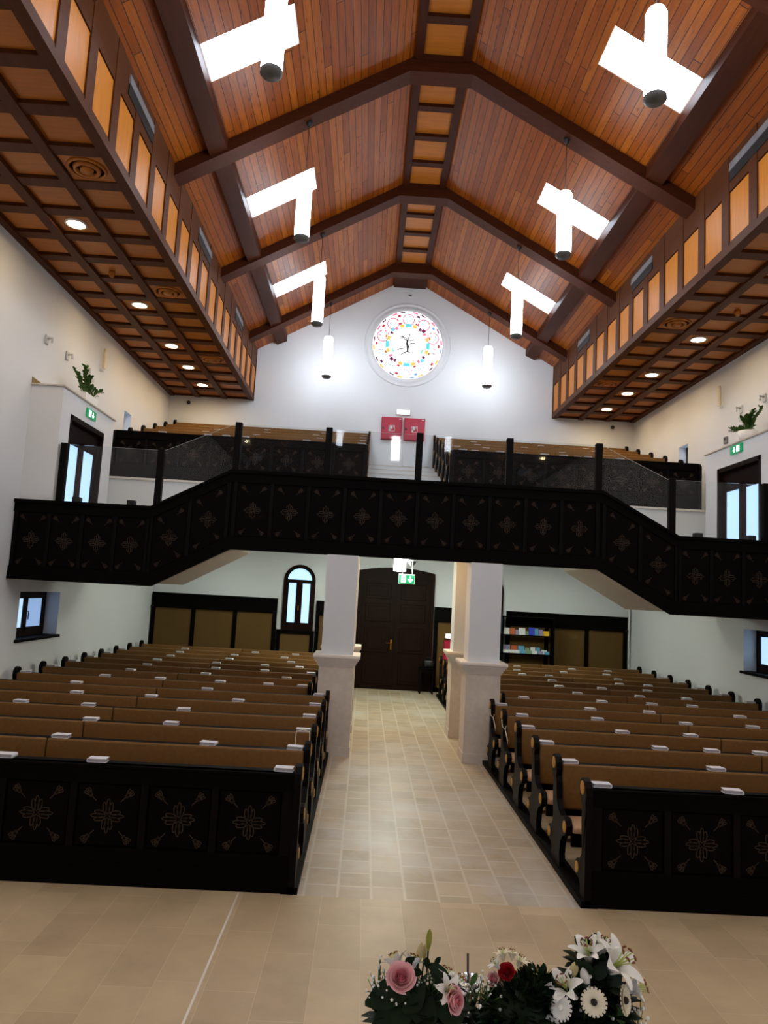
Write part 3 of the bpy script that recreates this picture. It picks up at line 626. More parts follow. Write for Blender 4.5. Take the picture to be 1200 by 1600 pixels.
coll([(930, 990), (345, 797), (995, 832), (78, 655), (1050, 705), (168, 555), (1075, 600), (560, 492), (1130, 520), (335, 410), (1155, 455), (430, 357), (778, 376), (1068, 392), (325, 296), (910, 328), (398, 252), (752, 271), (1095, 290), (408, 211), (753, 230), (1003, 243), (497, 183), (945, 207), (75, 160), (535, 155), (895, 173), (140, 133), (180, 107), (688, 138), (975, 151)], 1200/260, 250, 990, 0)
coll([(862, 1055), (650, 867), (465, 717), (325, 600), (1065, 637), (280, 505), (870, 535), (120, 420), (812, 455), (290, 363), (903, 395), (713, 323), (570, 264), (903, 282), (515, 220), (1040, 243), (490, 179), (1030, 207), (940, 168), (280, 167), (238, 130), (605, 153), (950, 143), (668, 127), (240, 108)], 5, 760, 1020, 0)
coll([(905, 1105), (800, 923), (360, 762), (765, 783), (1150, 800), (600, 665), (560, 568), (1085, 595), (275, 478), (985, 514), (295, 415), (612, 432), (200, 348), (567, 368), (260, 300), (265, 255), (1080, 395), (860, 330), (670, 275), (540, 232), (395, 192)], 5, 960, 1020, 0)
coll([(15, 130), (248, 106), (257, 136), (308, 95), (355, 151), (455, 148), (463, 134), (495, 158), (517, 122), (577, 98), (577, 113), (787, 172), (780, 163), (838, 127), (857, 143), (882, 118), (1108, 129), (1102, 144), (1098, 158), (1094, 172), (1088, 188)], 1200/350, 250, 640, 1)
coll([(220, 161), (190, 122), (282, 99), (303, 113), (350, 131), (425, 174), (467, 167), (535, 155), (560, 130), (650, 121), (670, 178), (770, 155), (775, 192), (855, 175), (900, 135), (908, 193), (950, 150), (1080, 186), (1085, 207), (1115, 204), (290, 145)], 1200/340, 660, 660, 1)
for (s, g, k), xl in sorted(raw.items()):
    for i, x in enumerate(sorted(xl, key=abs)):
        where = ('painted front' if k == 0 else '%s pew' % ORD[k]); lv = 'upstairs' if g else 'downstairs'
        n = len(xl); pos = 'only book there' if n == 1 else '%s from aisle' % (['first', 'second', 'third', 'fourth', 'fifth', 'sixth', 'seventh', 'eighth'][i])
        lb = 'white hymn book on %s ledge, %s block %s, %s' % (where, SD[s], lv, pos)
        if g: loc = (x, GY0+GP*k+(.115 if k else .08), gz(k)+(.8955 if k else .9705))
        else: loc = (x, YP0+PITCHY*k+(.135 if k else .08), .8955 if k else .9205)
        gp = 'hymn books on the pew ledges'
        b = B0 if first[0] else dup(B0, loc, lb, gp)
        if first[0]: B0.location = loc; tag(B0, lb, 'book', gp); first[0] = False
        # turned a little; the spine faces either way
        b.rotation_euler = (0, 0, random.uniform(-.12, .12)+(0 if s > 0 else PI*(random.random() < .3)))

# spectacles-cord / ribbons on bench ends
for (px, py, k, s) in ((470, 1150, 2, -1), (805, 1150, 4, 1), (781, 1110, 5, 1)):
    y = YP0+PITCHY*k+.02; x = s*(XA-.004); q = MB()
    if s < 0: x = -1.30; q.tube([(x-.075, y-.02, .55), (x-.07, y-.03, .80), (x-.065, y-.02, .915), (x, y+.05, .925), (x+.075, y-.01, .915), (x+.08, y-.03, .80), (x+.08, y-.02, .62)], .005, 6)
    else:
        q.tube([(x-.005, y+.02, .85), (x-.012, y-.03, .84), (x-.008, y-.05, .78), (x+.03, y-.06, .74)], .005, 6); q.tube([(x+.03, y-.06, .74), (x+.07, y-.07, .60)], .005, 6); q.tube([(x+.03, y-.06, .74), (x+.055, y-.07, .62), (x+.07, y-.07, .56)], .004, 6); q.tube([(x-.005, y+.02, .85), (x+.06, y+.02, .8), (x+.03, y-.06, .74)], .004, 6)
    tag(q.build('cord', 'cream', None, (x, y, .8)), 'pale cord hanging on the aisle end of the %s pew, %s block' % (ORD[k], SD[s]), 'cord')

# ------------------------------------------------------------------ pillars
for s in (-1, 1):
    for y0, lb in ((11.077, 'front'), (12.93, 'rear')):
        t = thing('pillar', 'white square pillar on pale stone pedestal, %s of the two %s of the aisle' % (lb, SD[s]), 'pillar', (s*1.095, y0+.26, 0)); c = (s*1.095, y0+.26)
        def sq(q, h, z0, z1, mi=0): q.box(c[0]-h, c[0]+h, c[1]-h, c[1]+h, z0, z1, mi)
        q = MB(); sq(q, .236, 1.45, 2.945 if lb == 'front' else 3.42); q.build('shaft', 'plaster', t)
        q = MB(); sq(q, .258, .13, 1.3); q.build('pedestal', 'stone', t)
        q = MB(); sq(q, .268, 0, .135); q.build('plinth', 'stone', t)
        q = MB(); sq(q, .27, 1.29, 1.32); sq(q, .29, 1.32, 1.355); sq(q, .31, 1.355, 1.39); q.rbox(c[0]-.35, c[0]+.35, c[1]-.35, c[1]+.35, 1.41, 1.465, .012); sq(q, .33, 1.385, 1.415); q.build('capital', 'stone_hi', t)

# ------------------------------------------------------------------ balcony
YB, YR = 11.25, 13.33
XB1, XB2 = 2.87, 4.03
top = [(-W, 3.538), (-4.08, 3.538), (-2.89, 4.176), (2.89, 4.176), (4.08, 3.538), (W, 3.538)]
bot = [(-W, 2.319), (-4.007, 2.319), (-2.852, 2.949), (2.852, 2.949), (4.007, 2.319), (W, 2.319)]
par = thing('balcony_parapet', 'black painted wooden parapet of the bridge balcony, stepping down at both ends', 'balcony', (0, YB, 2.9))
def strip(q, f0, f1, y0, y1):
    """band between two polylines (same x-break order), extruded in Y"""
    for (a, b, c, d) in zip(f0, f0[1:], f1, f1[1:]): q.prism([a, b, d, c], y0, y1, 'Y')
def off(pl, dz): return [(x, z+dz) for x, z in pl]
q = MB(); strip(q, bot, top, YB+.03, YB+.11); q.build('board', 'dark', par)
q = MB(); strip(q, off(top, -.05), top, YB-.03, YB+.29); strip(q, off(top, -.19), off(top, -.05), YB, YB+.04); q.build('top_rail', 'dark', par)
q = MB(); strip(q, bot, off(bot, .12), YB-.012, YB+.14); strip(q, off(bot, .12), off(bot, .2), YB, YB+.04); q.build('bottom_rail', 'dark', par)
def lerp(pl, x):
    for (a, za), (b, zb) in zip(pl, pl[1:]):
        if a <= x <= b: return za+(zb-za)*(x-a)/(b-a)
panels = [(-2.53+.562*k, .562) for k in range(10)]+[(s*x, .57) for s in (-1, 1) for x in (3.20, 3.77)]+[(s*x, .5) for s in (-1, 1) for x in (4.35, 4.85, 5.35, 5.85)]
edges = sorted({round(x-w/2, 3) for x, w in panels} | {round(x+w/2, 3) for x, w in panels})
for x in edges:
    x = max(-W+.03, min(W-.03, x)); q = MB(); q.prism([(x-.028, lerp(bot, x-.028)+.15), (x+.028, lerp(bot, x+.028)+.15), (x+.028, lerp(top, x+.028)-.15), (x-.028, lerp(top, x-.028)-.15)], YB+.002, YB+.035, 'Y'); q.build('stile', 'darkz', par)
for x, w in panels:
    a, b = x-w/2+.035, x+w/2-.035
    if abs(x) > 4.1: a, b = max(a, -W+.03), min(b, W-.03)
    q = MB(); zl = [lerp(bot, a)+.21, lerp(bot, b)+.21, lerp(top, b)-.2, lerp(top, a)-.2]
    q.prism([(a, zl[0]), (b, zl[1]), (b, zl[2]), (a, zl[3])], YB+.016, YB+.034, 'Y'); sl = (zl[1]-zl[0])/(b-a)
    motif(q, x, (lerp(bot, x)+lerp(top, x))/2, YB+.0145, 1.25, .145, .33, sl); q.build('panel', ['dark', 'paint'], par)
# decks and stairs behind the parapet
q = MB()
for s in (-1, 1):
    q.prism([(s*W, 2.36), (s*4.0, 2.36), (s*2.86, 2.985), (s*2.86, 3.55), (s*4.0, 2.9), (s*W, 2.9)], YB+.10, YR, 'Y')
    q.box(s*5.2, s*(W-.001), YR, 14.5, 2.5, 2.9); q.box(s*2.86, s*5.19, YR, 14.5, 3.44, 3.6)
q.box(-2.86, 2.86, YB+.10, 14.5, 3.42, 3.6)
dk = struct('trim_5', q, 'underside', (0, 12, 3))
# posts and glass
PZ = {0: 4.965, 1.44: 4.965, 2.87: 4.965, 4.05: 4.47, 5.56: 4.476}
PN = {0: 'at the middle of the balcony', -1.44: 'left of the middle one', 1.44: 'right of the middle one', -2.87: 'at the upper end of the left stair', 2.87: 'at the upper end of the right stair', -4.05: 'at the lower end of the left stair', 4.05: 'at the lower end of the right stair', -5.56: 'next to the left gallery door', 5.56: 'next to the right gallery door'}
px_ = sorted([0]+[s*x for s in (-1, 1) for x in (1.44, 2.87, 4.05, 5.56)])
for x in px_:
    t = MB(); t.rbox(x-.052, x+.052, YB+.165, YB+.265, lerp(top, x)-.02, PZ[abs(x)], .006, 0, 1)
    tag(t.build('glass_post', 'darkz', None, (x, YB+.2, lerp(top, x))), 'black square railing post %s' % PN[x], 'railing post')
for a, b in zip(px_, px_[1:]):
    mid = (a+b)/2; za, zb = PZ[abs(a)]-.025, PZ[abs(b)]-.025; a2, b2 = a+.052, b-.052
    if abs(mid) > 3: za, zb = (PZ[abs(a)]-.02, PZ[abs(b)]-.02)
    q = MB(); q.prism([(a2, lerp(top, a2)-.01), (b2, lerp(top, b2)-.01), (b2, zb), (a2, za)], YB+.205, YB+.221, 'Y')
    nm = {True: 'sloping', False: 'level'}[2.9 < abs(mid) < 4]; where = 'over the %s stair' % SD[1 if mid > 0 else -1] if nm == 'sloping' else ('beside the %s gallery door' % SD[1 if mid > 0 else -1] if abs(mid) > 4 else '%s of the middle post, %s' % (SD[1 if mid > 0 else -1], 'inner' if abs(mid) < 1 else 'outer'))
    tag(q.build('glass_railing', 'clear', None, (mid, YB+.21, lerp(top, mid))), '%s clear glass railing panel %s' % (nm, where), 'glass panel')
for s in (-1, 1):
    for px, py, lb in (((121, 777, 'outer'), (206, 782, 'inner')) if s < 0 else ((1090, 833, 'inner'), (1173, 837, 'outer'))):
        p = at(px, py, Y=YB+.36); tag(MB().rbox(p.x-.06, p.x+.06, YB+.30, YB+.42, 2.9, p.z, .006, 0, 1).build('short_post', 'darkz', None, (p.x, YB+.3, 2.9)), 'short black post just topping the parapet, %s one of the %s pair' % (lb, SD[s]), 'post')

# ------------------------------------------------------------------ wall fittings
for (px, lb, y, i) in ((0, 'left', .05, 0), (0, 'right', .57, 1)):
    x0 = -.545 if i == 0 else .055; z0 = 6.435; z1 = 7.01; x1 = x0+.515
    t = thing('hydrant_cabinet', 'red fire hydrant cabinet on the back wall of the gallery, %s one' % lb, 'cabinet', ((x0+x1)/2, D-.06, 6.4))
    MB().rbox(x0-.015, x1+.015, D-.07, D-.001, z0-.015, z1+.015, .008, 0, 1).build('body', 'red', t); MB().rbox(x0, x1, D-.085, D-.07, z0, z1, .006, 0, 1).build('door', 'red', t)
    MB().rbox(x0+.015, x0+.06, D-.095, D-.085, 6.69, 6.74, .004, 0, 1).build('lock', 'black', t)
    q = MB(); cxx, cz = (x0+x1)/2, 6.72
    for a, b, c, d in ((-.08, .08, .072, .08), (-.08, .08, -.08, -.072), (-.08, -.072, -.08, .08), (.072, .08, -.08, .08)): q.box(cxx+a, cxx+b, D-.0865, D-.085, cz+c, cz+d)
    q.lathe([(.045, D-.085), (.045, D-.087), (.012, D-.087)], (cxx-.02, 0, cz+.02), 18, 0, 'Y'); q.box(cxx-.06, cxx-.03, D-.087, D-.085, cz-.065, cz+.03); q.prism([(cxx+.02, cz+.05), (cxx+.055, cz+.06), (cxx+.055, cz+.03)], D-.087, D-.085, 'Y'); q.build('pictogram', 'b_white', t)
    q = MB(); q.box(x1-.07, x1-.015, D-.0865, D-.085, z1-.045, z1-.02); q.build('tag', 'b_white', t)
t = thing('emergency_light', 'lit white emergency light above the two red cabinets', 'sign', (.0, D-.05, 7.17)); q = MB(); q.rbox(-.19, .19, D-.07, D-.001, 7.10, 7.24, .01); q.build('casing', 'white', t); MB().box(-.165, .165, D-.076, D-.07, 7.12, 7.22).build('lit_face', 'sign', t)
tag(MB().tube([(.06, D-.012, 6.42), (.06, D-.012, 5.75), (.75, D-.012, 5.75)], .012, 8).build('conduit', 'white', None, (.06, D, 6)), 'thin white conduit running down below the red cabinets', 'conduit')
for s, p in ((-1, at(295, 629, Y=D-.05)), (1, at(957, 668, Y=D-.05))):
    t = thing('camera_dome', 'small black security camera under the %s soffit on the back wall' % SD[s], 'camera', p); MB().lathe([(.03, D-.001), (.035, D-.03)], (p.x, 0, p.z), 14, 0, 'Y').build('mount', 'grey', t); MB().ball((p.x, D-.07, p.z), .05, 14, 8).build('dome', 'black', t)
p = at(641, 462, Y=D-.03); t = thing('motion_sensor', 'tiny sensor high on the gable above the round window', 'sensor', p); MB().rbox(p.x-.06, p.x+.06, D-.03, D-.001, p.z-.03, p.z+.03, .008).build('case', 'white', t); MB().rbox(p.x-.04, p.x+.04, D-.04, D-.03, p.z-.02, p.z+.01, .005).build('lens', 'black', t)
# tube wall lamps and small brackets above the gallery doors
for s in (-1, 1):
    y = 14.1; t = thing('wall_lamp', 'white tube wall lamp high on the %s wall' % SD[s], 'lamp', (s*(W-.05), y, 6.64)); q = MB(); q.lathe([(.03, 6.46), (.035, 6.47), (.035, 6.86), (.03, 6.87)], (s*(W-.07), y, 0), 14); q.build('tube', 'cream', t)
    q = MB(); q.rbox(s*(W-.07), s*(W-.001), y-.03, y+.03, 6.42, 6.46, .006); q.build('bracket', 'white', t)
    for k, y in enumerate((11.7, 12.52, 13.34)):
        q = MB(); z = 6.2; X0, X1 = s*(W-.03), s*(W-.001)
        q.rbox(X0, X1, y-.05, y+.05, z-.07, z+.08, .008, 0, 1); q.tube([(s*(W-.03), y-.01, z+.02), (s*(W-.11), y-.02, z+.03), (s*(W-.11), y-.02, z-.05)], .018, 8)
        tag(q.build('wall_bracket', 'palegrey', None, (s*W, y, z)), 'small grey bracket on the %s wall, %s of three in line' % (SD[s], ('nearest', 'middle', 'farthest')[k]), 'bracket')
p = at(1134, 688, X=W-.02); t = thing('thermostat', 'small grey box on the right wall beside the potted plant', 'wall box', p); MB().rbox(W-.04, W-.001, p.y-.06, p.y+.06, p.z-.07, p.z+.07, .008).build('case', 'pot', t); MB().box(W-.045, W-.04, p.y-.03, p.y+.03, p.z, p.z+.05).build('display', 'black', t)

# under-gallery fittings
p = at(625, 882, Y=15.4); t = thing('ceiling_lamp', 'bright white lamp under the gallery in front of the door', 'lamp', (p.x, 15.4, 3.4)); MB().tube([(p.x, 15.4, 3.4), (p.x, 15.4, 3.15)], .02, 8).build('stem', 'white', t)
MB().lathe([(.10, 3.17), (.125, 3.15), (.125, 2.90), (.11, 2.885), (0, 2.885)], (p.x, 15.4, 0), 20).build('globe', 'under', t)
p = at(644, 878, Y=15.4); t = thing('camera_dome', 'black dome camera hanging under the gallery beside the bright lamp', 'camera', (p.x, 15.4, 3.4)); MB().lathe([(.06, 3.399), (.06, 3.2), (.11, 3.19), (.11, 3.10)], (p.x, 15.4, 0), 18).build('housing', 'pot', t); MB().ball((p.x, 15.4, 3.10), (.085, .085, .09), 16, 8).build('dome', 'black', t)
p = at(635.5, 905, Y=15.3); x, z = p.x, p.z
t = thing('exit_sign', 'green hanging exit sign with running figure and down arrow, before the door', 'sign', (x, 15.3, z)); q = MB(); q.box(x-.17, x+.17, 15.29, 15.33, z-.1, z+.105); q.build('casing', 'white', t)
MB().box(x-.16, x+.16, 15.284, 15.29, z-.092, z+.082).build('face', 'greenlit', t)
q = MB(); q.box(x-.12, x-.02, 15.280, 15.284, z-.075, z+.072); q.prism([(x+.02, z+.02), (x+.06, z-.01), (x+.06, z+.07), (x+.09, z+.07), (x+.09, z-.01), (x+.13, z+.02), (x+.13, z-.01), (x+.075, z-.075), (x+.02, z-.01)], 15.280, 15.284, 'Y'); q.build('arrow_and_door', 'whitelit', t)
q = MB(); yy = 15.278
q.lathe([(.013, 15.280), (.013, yy)], (x-.055, 0, z+.045), 12, 0, 'Y')
for pts in ([(x-.055, yy, z+.03), (x-.065, yy, z-.01)], [(x-.065, yy, z-.01), (x-.045, yy, z-.03), (x-.04, yy, z-.06)], [(x-.065, yy, z-.01), (x-.08, yy, z-.035), (x-.105, yy, z-.045)], [(x-.057, yy, z+.025), (x-.03, yy, z+.0)], [(x-.057, yy, z+.025), (x-.085, yy, z+.005)]): q.ribbon(pts, .012)
q.build('running_figure', 'green', t)
MB().tube([(x-.09, 15.31, z+.1), (x-.09, 15.31, 3.4)], .005, 6).build('hanger', 'white', t); MB().tube([(x+.11, 15.31, z+.1), (x+.11, 15.31, 3.4)], .005, 6).build('hanger', 'white', t)
LG = {}
for (x, y, m, lb) in [(s*a, y, 'under', '%s %s' % (n, SD[s])) for s in (-1, 1) for a, n in ((1.6, 'inner'), (4.2, 'outer')) for y in (15.2, 17.4)]+[(s*.35, 14.9, 'under', 'aisle ' + SD[s]) for s in (-1, 1)]:
    t = thing('downlight', 'round downlight in the ceiling under the gallery, %s, %s' % (lb, 'front' if y < 16 else 'back'), 'downlight', (x, y, 3.4)); MB().lathe([(.12, 3.4), (.12, 3.385), (.095, 3.38), (.095, 3.399)], (x, y, 0), 20).build('trim_ring', 'white', t); MB().lathe([(.094, 3.398), (.09, 3.388), (0, 3.386)], (x, y, 0), 20).build('lens', m, t)
for s in (-1, 1):
    t = thing('downlight', 'warm round spotlight under the bridge between the pillars, %s' % SD[s], 'downlight', (s*.4, 12.3, 3.42)); MB().lathe([(.11, 3.42), (.11, 3.405), (.085, 3.4), (.085, 3.419)], (s*.4, 12.3, 0), 20).build('trim_ring', 'white', t); MB().lathe([(.084, 3.418), (.08, 3.408), (0, 3.406)], (s*.4, 12.3, 0), 20).build('lens', 'warm', t)
# red cabinet and lit sign behind the right pillars, stool
t = thing('hydrant_cabinet', 'red cabinet on the back wall partly hidden behind the right pillars', 'cabinet', (1.6, D-.1, .78)); MB().rbox(1.33, 1.86, D-.22, D-.0755, .74, 1.31, .008, 0, 1).build('body', 'red', t); MB().rbox(1.34, 1.85, D-.235, D-.22, .76, 1.30, .006, 0, 1).build('door', 'red', t)
t = thing('emergency_light', 'lit white sign above the hidden red cabinet by the door', 'sign', (1.5, D-.1, 1.42)); MB().rbox(1.365, 1.7, D-.14, D-.051, 1.36, 1.48, .008).build('casing', 'white', t); MB().box(1.375, 1.69, D-.146, D-.14, 1.37, 1.47).build('lit_face', 'sign', t)
q = MB(); x0, x1, y0, y1 = .72, 1.07, 18.42, 18.74
t = thing('stool', 'small dark wooden stool standing at the right edge of the door', 'stool', (.9, 18.58, 0)); MB().rbox(x0-.02, x1+.02, y0-.02, y1+.02, .60, .635, .008, 0, 1).build('seat', 'dark', t)
for a in (x0, x1-.04):
    for b in (y0, y1-.04): MB().box(a, a+.04, b, b+.04, 0, .6).build('leg', 'darkz', t)
q = MB(); q.box(x0+.03, x1-.03, y0+.005, y0+.03, .5, .6); q.build('apron', 'dark', t); q = MB(); q.box(x0+.02, x0+.04, y0+.03, y1-.03, .15, .18); q.build('stretcher', 'dark', t); q = MB(); q.box(x1-.04, x1-.02, y0+.03, y1-.03, .15, .18); q.build('stretcher', 'dark', t)
t = thing('bag', 'dark folded bag lying on the stool by the door', 'bag', (.92, 18.58, .636)); MB().rbox(.82, 1.06, 18.48, 18.7, .636, .82, .05, 0, 3).build('body', 'black', t); MB().tube([(.87, 18.58, .80), (.9, 18.58, .88), (.98, 18.58, .88), (1.01, 18.58, .80)], .008, 6).build('handle', 'black', t)

# bookcase with brochures
SX0, SX1, SYB = 2.74, 4.08, D-.10; SYF = D-.38
t = thing('bookcase', 'open black bookcase with three rows of brochures, beside the right pillar', 'bookcase', ((SX0+SX1)/2, D-.25, 0))
ZSH = [.55, 1.10, 1.56]
q = MB()
for x in (SX0-.42, SX0+.02, SX1-.03): q.box(x, x+.04, SYF, SYB, 0, 2.0)
q.build('upright', 'dark', t)
for z in ZSH: MB().box(SX0-.42, SX1, SYF, SYB, z-.03, z).build('shelf', 'dark', t)
MB().box(SX0-.42, SX1+.01, SYF-.01, SYB, 1.98, 2.01).build('top_board', 'dark', t); MB().box(SX0-.42, SX1, SYF, SYB, 0, .1).build('plinth', 'dark', t)
def leaflet(x, z, w, h, mat, lab, lean=.18, y=None, th=.012):
    y = SYF+.05 if y is None else y; q = MB(); dy = h*lean
    q.add([(x, y, z), (x+w, y, z), (x+w, y+dy, z+h), (x, y+dy, z+h), (x, y+th, z), (x+w, y+th, z), (x+w, y+dy+th, z+h), (x, y+dy+th, z+h)], [(0, 1, 2, 3), (4, 5, 6, 7), (0, 1, 5, 4), (1, 2, 6, 5), (2, 3, 7, 6), (3, 0, 4, 7)])
    tag(q.build('brochure', mat, None, (x, y, z)), lab, 'brochure', 'brochures on the bookcase')
Z1, Z2, Z3 = ZSH[2], ZSH[1], ZSH[0]
for i, (x, w, h, mt, lb) in enumerate([(2.40, .16, .22, 'b_yellow', 'bright yellow'), (2.58, .15, .24, 'b_green', 'olive and grey'), (2.80, .16, .16, 'b_white', 'grey and white'), (2.975, .12, .16, 'b_orange', 'orange and brown'), (3.11, .08, .12, 'b_lilac', 'small lilac'), (3.20, .16, .17, 'b_white', 'leaning white'), (3.37, .07, .10, 'b_green', 'tiny green'), (3.45, .14, .19, 'b_blue', 'royal blue'), (3.60, .09, .17, 'b_cyan', 'pale grey-blue'), (3.70, .1, .15, 'b_lilac', 'mauve'), (3.82, .14, .12, 'b_yellow', 'small yellow')]):
    leaflet(x, Z1, w, h, mt, '%s brochure standing on the top shelf of the bookcase%s' % (lb, ', near left' if x < 2.7 else ''))
for i, (x, w, h, mt, lb) in enumerate([(2.40, .13, .2, 'b_lilac', 'grey lilac'), (2.56, .16, .19, 'b_cyan', 'blue-grey'), (2.80, .2, .19, 'b_lilac', 'dull violet'), (3.02, .17, .18, 'b_orange', 'dark rust'), (3.21, .15, .18, 'b_cyan', 'sky blue'), (3.38, .11, .14, 'b_green', 'pale green'), (3.52, .12, .16, 'b_white', 'white framed'), (3.66, .1, .16, 'b_cyan', 'cyan'), (3.80, .14, .1, 'b_white', 'low white')]):
    leaflet(x, Z2, w, h, mt, '%s brochure standing on the middle shelf of the bookcase' % lb, .18, SYF+.12)
for i, (x, w, h, mt, lb) in enumerate([(2.42, .16, .08, 'b_white', 'white'), (2.79, .43, .075, 'b_white', 'long white'), (3.24, .13, .085, 'b_cyan', 'light blue'), (3.39, .14, .08, 'b_green', 'grey green'), (3.54, .12, .075, 'b_white', 'short white'), (3.7, .12, .08, 'b_lilac', 'lilac'), (3.85, .12, .07, 'b_cyan', 'small blue')]):
    leaflet(x, Z2+.002, w, h, mt, '%s leaflet lying in front on the middle shelf of the bookcase' % lb, .3, SYF+.01)
for i, (x, w, h, mt, lb) in enumerate([(2.45, .1, .04, 'b_white', 'flat white'), (2.85, .1, .08, 'b_green', 'dull green'), (3.0, .12, .15, 'b_red', 'deep red'), (3.25, .28, .05, 'b_white', 'wide white'), (3.6, .12, .1, 'b_green', 'dark green'), (3.8, .12, .14, 'b_orange', 'brick red')]):
    leaflet(x, 1.0-.45, w, h+.45 if False else h, mt, '%s leaflet on the lowest shelf of the bookcase' % lb)

# potted plants on the vestibule ledges
def leafmesh(q, p, d, l, w, up=Vector((0, 0, 1)), droop=.3, mi=0, n=4, cup=.15):
    d = Vector(d).normalized(); side = d.cross(up); side = side.normalized() if side.length > .01 else Vector((1, 0, 0)); nr = side.cross(d); p = Vector(p); vs = []
    for i in range(n+1):
        t = i/n; c = p+d*l*t-Vector((0, 0, 1))*droop*l*t*t; ww = w*math.sin(PI*min(.97, .08+t*.9))**.8; vs += [c-side*ww+nr*cup*ww, c, c+side*ww+nr*cup*ww]
    return q.add(vs, [f for i in range(n) for f in ((3*i, 3*i+1, 3*i+4, 3*i+3), (3*i+1, 3*i+2, 3*i+5, 3*i+4))], mi, True)
for s in (-1, 1):
    ya, yb = (12.40, 12.98) if s < 0 else (12.29, 12.66); x = s*5.80; t = thing('potted_plant', 'green leafy plant in a white planter on the ledge over the %s gallery door' % SD[s], 'plant', (x, (ya+yb)/2, 5.385)); q = MB()
    if s < 0: q.prism([(ya, 5.56), (ya+.03, 5.385), (yb-.03, 5.385), (yb, 5.56)], x-.1, x+.1, 'X')
    else: q.lathe([(.13, 5.385), (.16, 5.57), (.145, 5.57), (.13, 5.54), (0, 5.54)], (x, (ya+yb)/2, 0), 20)
    q.build('planter', 'white', t)
    rg = random.Random(5+s); n = 12
    for k in range(n):
        q = MB(); f = k/(n-1); y = ya+.08+(yb-ya-.16)*f if s < 0 else (ya+yb)/2+(f-.5)*.12
        if s < 0: dx, dy, h = rg.uniform(-.1, .1), (-.28+.55*f)*.9, (.40 if k < 3 else .32 if k < 6 else .22)*rg.uniform(.85, 1.1)
        else: dx, dy, h = rg.uniform(-.1, .1), (-.30+.70*f)*.9, (.34 if k < 4 else .28 if k < 7 else .12)*rg.uniform(.9, 1.1)
        p0 = Vector((x, y, 5.53)); p1 = p0+Vector((dx, dy*1.0, h)); mid = (p0+p1)/2+Vector((0, -dy*.2, h*.12)); st = [p0.lerp(mid, u*2) if u < .5 else mid.lerp(p1, u*2-1) for u in (0, .25, .5, .75, 1)]
        q.tube(st, [.009, .008, .007, .005, .003], 6)
        for i in range(9):
            u = .2+.8*i/8; b = st[0].lerp(st[2], u*2) if u < .5 else st[2].lerp(st[4], u*2-1)
            for sd in (-1, 1): leafmesh(q, b, (p1-p0).normalized()*.7+Vector((rg.uniform(-.6, .6), sd*.8, .2)), rg.uniform(.09, .14), .026, droop=.2)
        q.build('frond', 'leaf2', t)

# ------------------------------------------------------------------ altar table and flowers
tb = thing('altar_table', 'white-clothed table below the flower arrangements, under the lower edge of the photo', 'table', (.0, 2.2, 0))
TZ = .93
MB().rbox(-1.25, .85, 1.55, 2.5, TZ-.05, TZ, .01).build('tabletop', 'cloth', tb)
for a in (-1.2, .75):
    for b in (1.6, 2.4): MB().box(a, a+.06, b, b+.06, 0, TZ-.05).build('leg', 'dark', tb)
def basis(d):
    d = Vector(d).normalized(); a = d.orthogonal().normalized(); return d, a, d.cross(a)
def petal(q, c, d, out, l, w, curl=.5, base=0, mi=0, n=6, cup=.25, flare=0, blunt=.84):
    """petal from centre c: starts along axis d, leans outward, curls back"""
    d = Vector(d).normalized(); out = Vector(out).normalized(); side = d.cross(out).normalized(); vs = []; p = Vector(c)+out*base; ang = flare
    for i in range(n+1):
        t = i/n; ww = w*(math.sin(PI*min(.96, .12+blunt*t))**.75); dirn = d*math.cos(ang)+out*math.sin(ang); nr = d*math.sin(ang)*-1*-1-out*math.cos(ang)
        vs += [p-side*ww+nr*cup*ww, p, p+side*ww+nr*cup*ww]; p = p+dirn*l/n; ang += curl/n
    q.add(vs, [f for i in range(n) for f in ((3*i, 3*i+1, 3*i+4, 3*i+3), (3*i+1, 3*i+2, 3*i+5, 3*i+4))], mi, True)
TOCAM = lambda p: (Vector((CAMX, 0, CAMZ))-p).normalized()
def rose(t, c, r, d, m='rose', m2='rosein', rg=random.Random(1)):
    q = MB(); d, a, b = basis(d); c = Vector(c)-d*r*.45
    for ring, (n, R1, hh, wd, lip, mi) in enumerate(((2, .12, 1.02, 1.9, .0, 1), (3, .24, 1.02, 1.35, .03, 1), (3, .38, 1.0, 1.3, .06, 1), (4, .54, .95, 1.05, .10, 0), (5, .72, .85, .9, .16, 0), (5, .88, .70, .85, .26, 0))):
        for k in range(n):
            th0 = 2*PI*k/n+ring*.9+rg.uniform(-.1, .1); vs = []; nu, nv = 8, 5
            for iv in range(nv+1):
                v = iv/nv
                for iu in range(nu+1):
                    u = 2*iu/nu-1; th = th0+wd*u; edge = 1-.22*abs(u)**2.5
                    rad = r*R1*(.35+.65*math.sin(min(1, v*1.25)*PI/2))*(1+.10*u)+(r*lip*(v**4)); h = r*(-.35+hh*v*edge*1.15-.10*lip*4*v**5)
                    vs.append(c+d*h+(a*math.cos(th)+b*math.sin(th))*rad)
            q.add(vs, [(i*(nu+1)+j, i*(nu+1)+j+1, (i+1)*(nu+1)+j+1, (i+1)*(nu+1)+j) for i in range(nv) for j in range(nu)], mi, True)
    q.ball(c-d*r*.25, r*.4, 10, 6, 0); return q.build('rose', [m, m2], t)
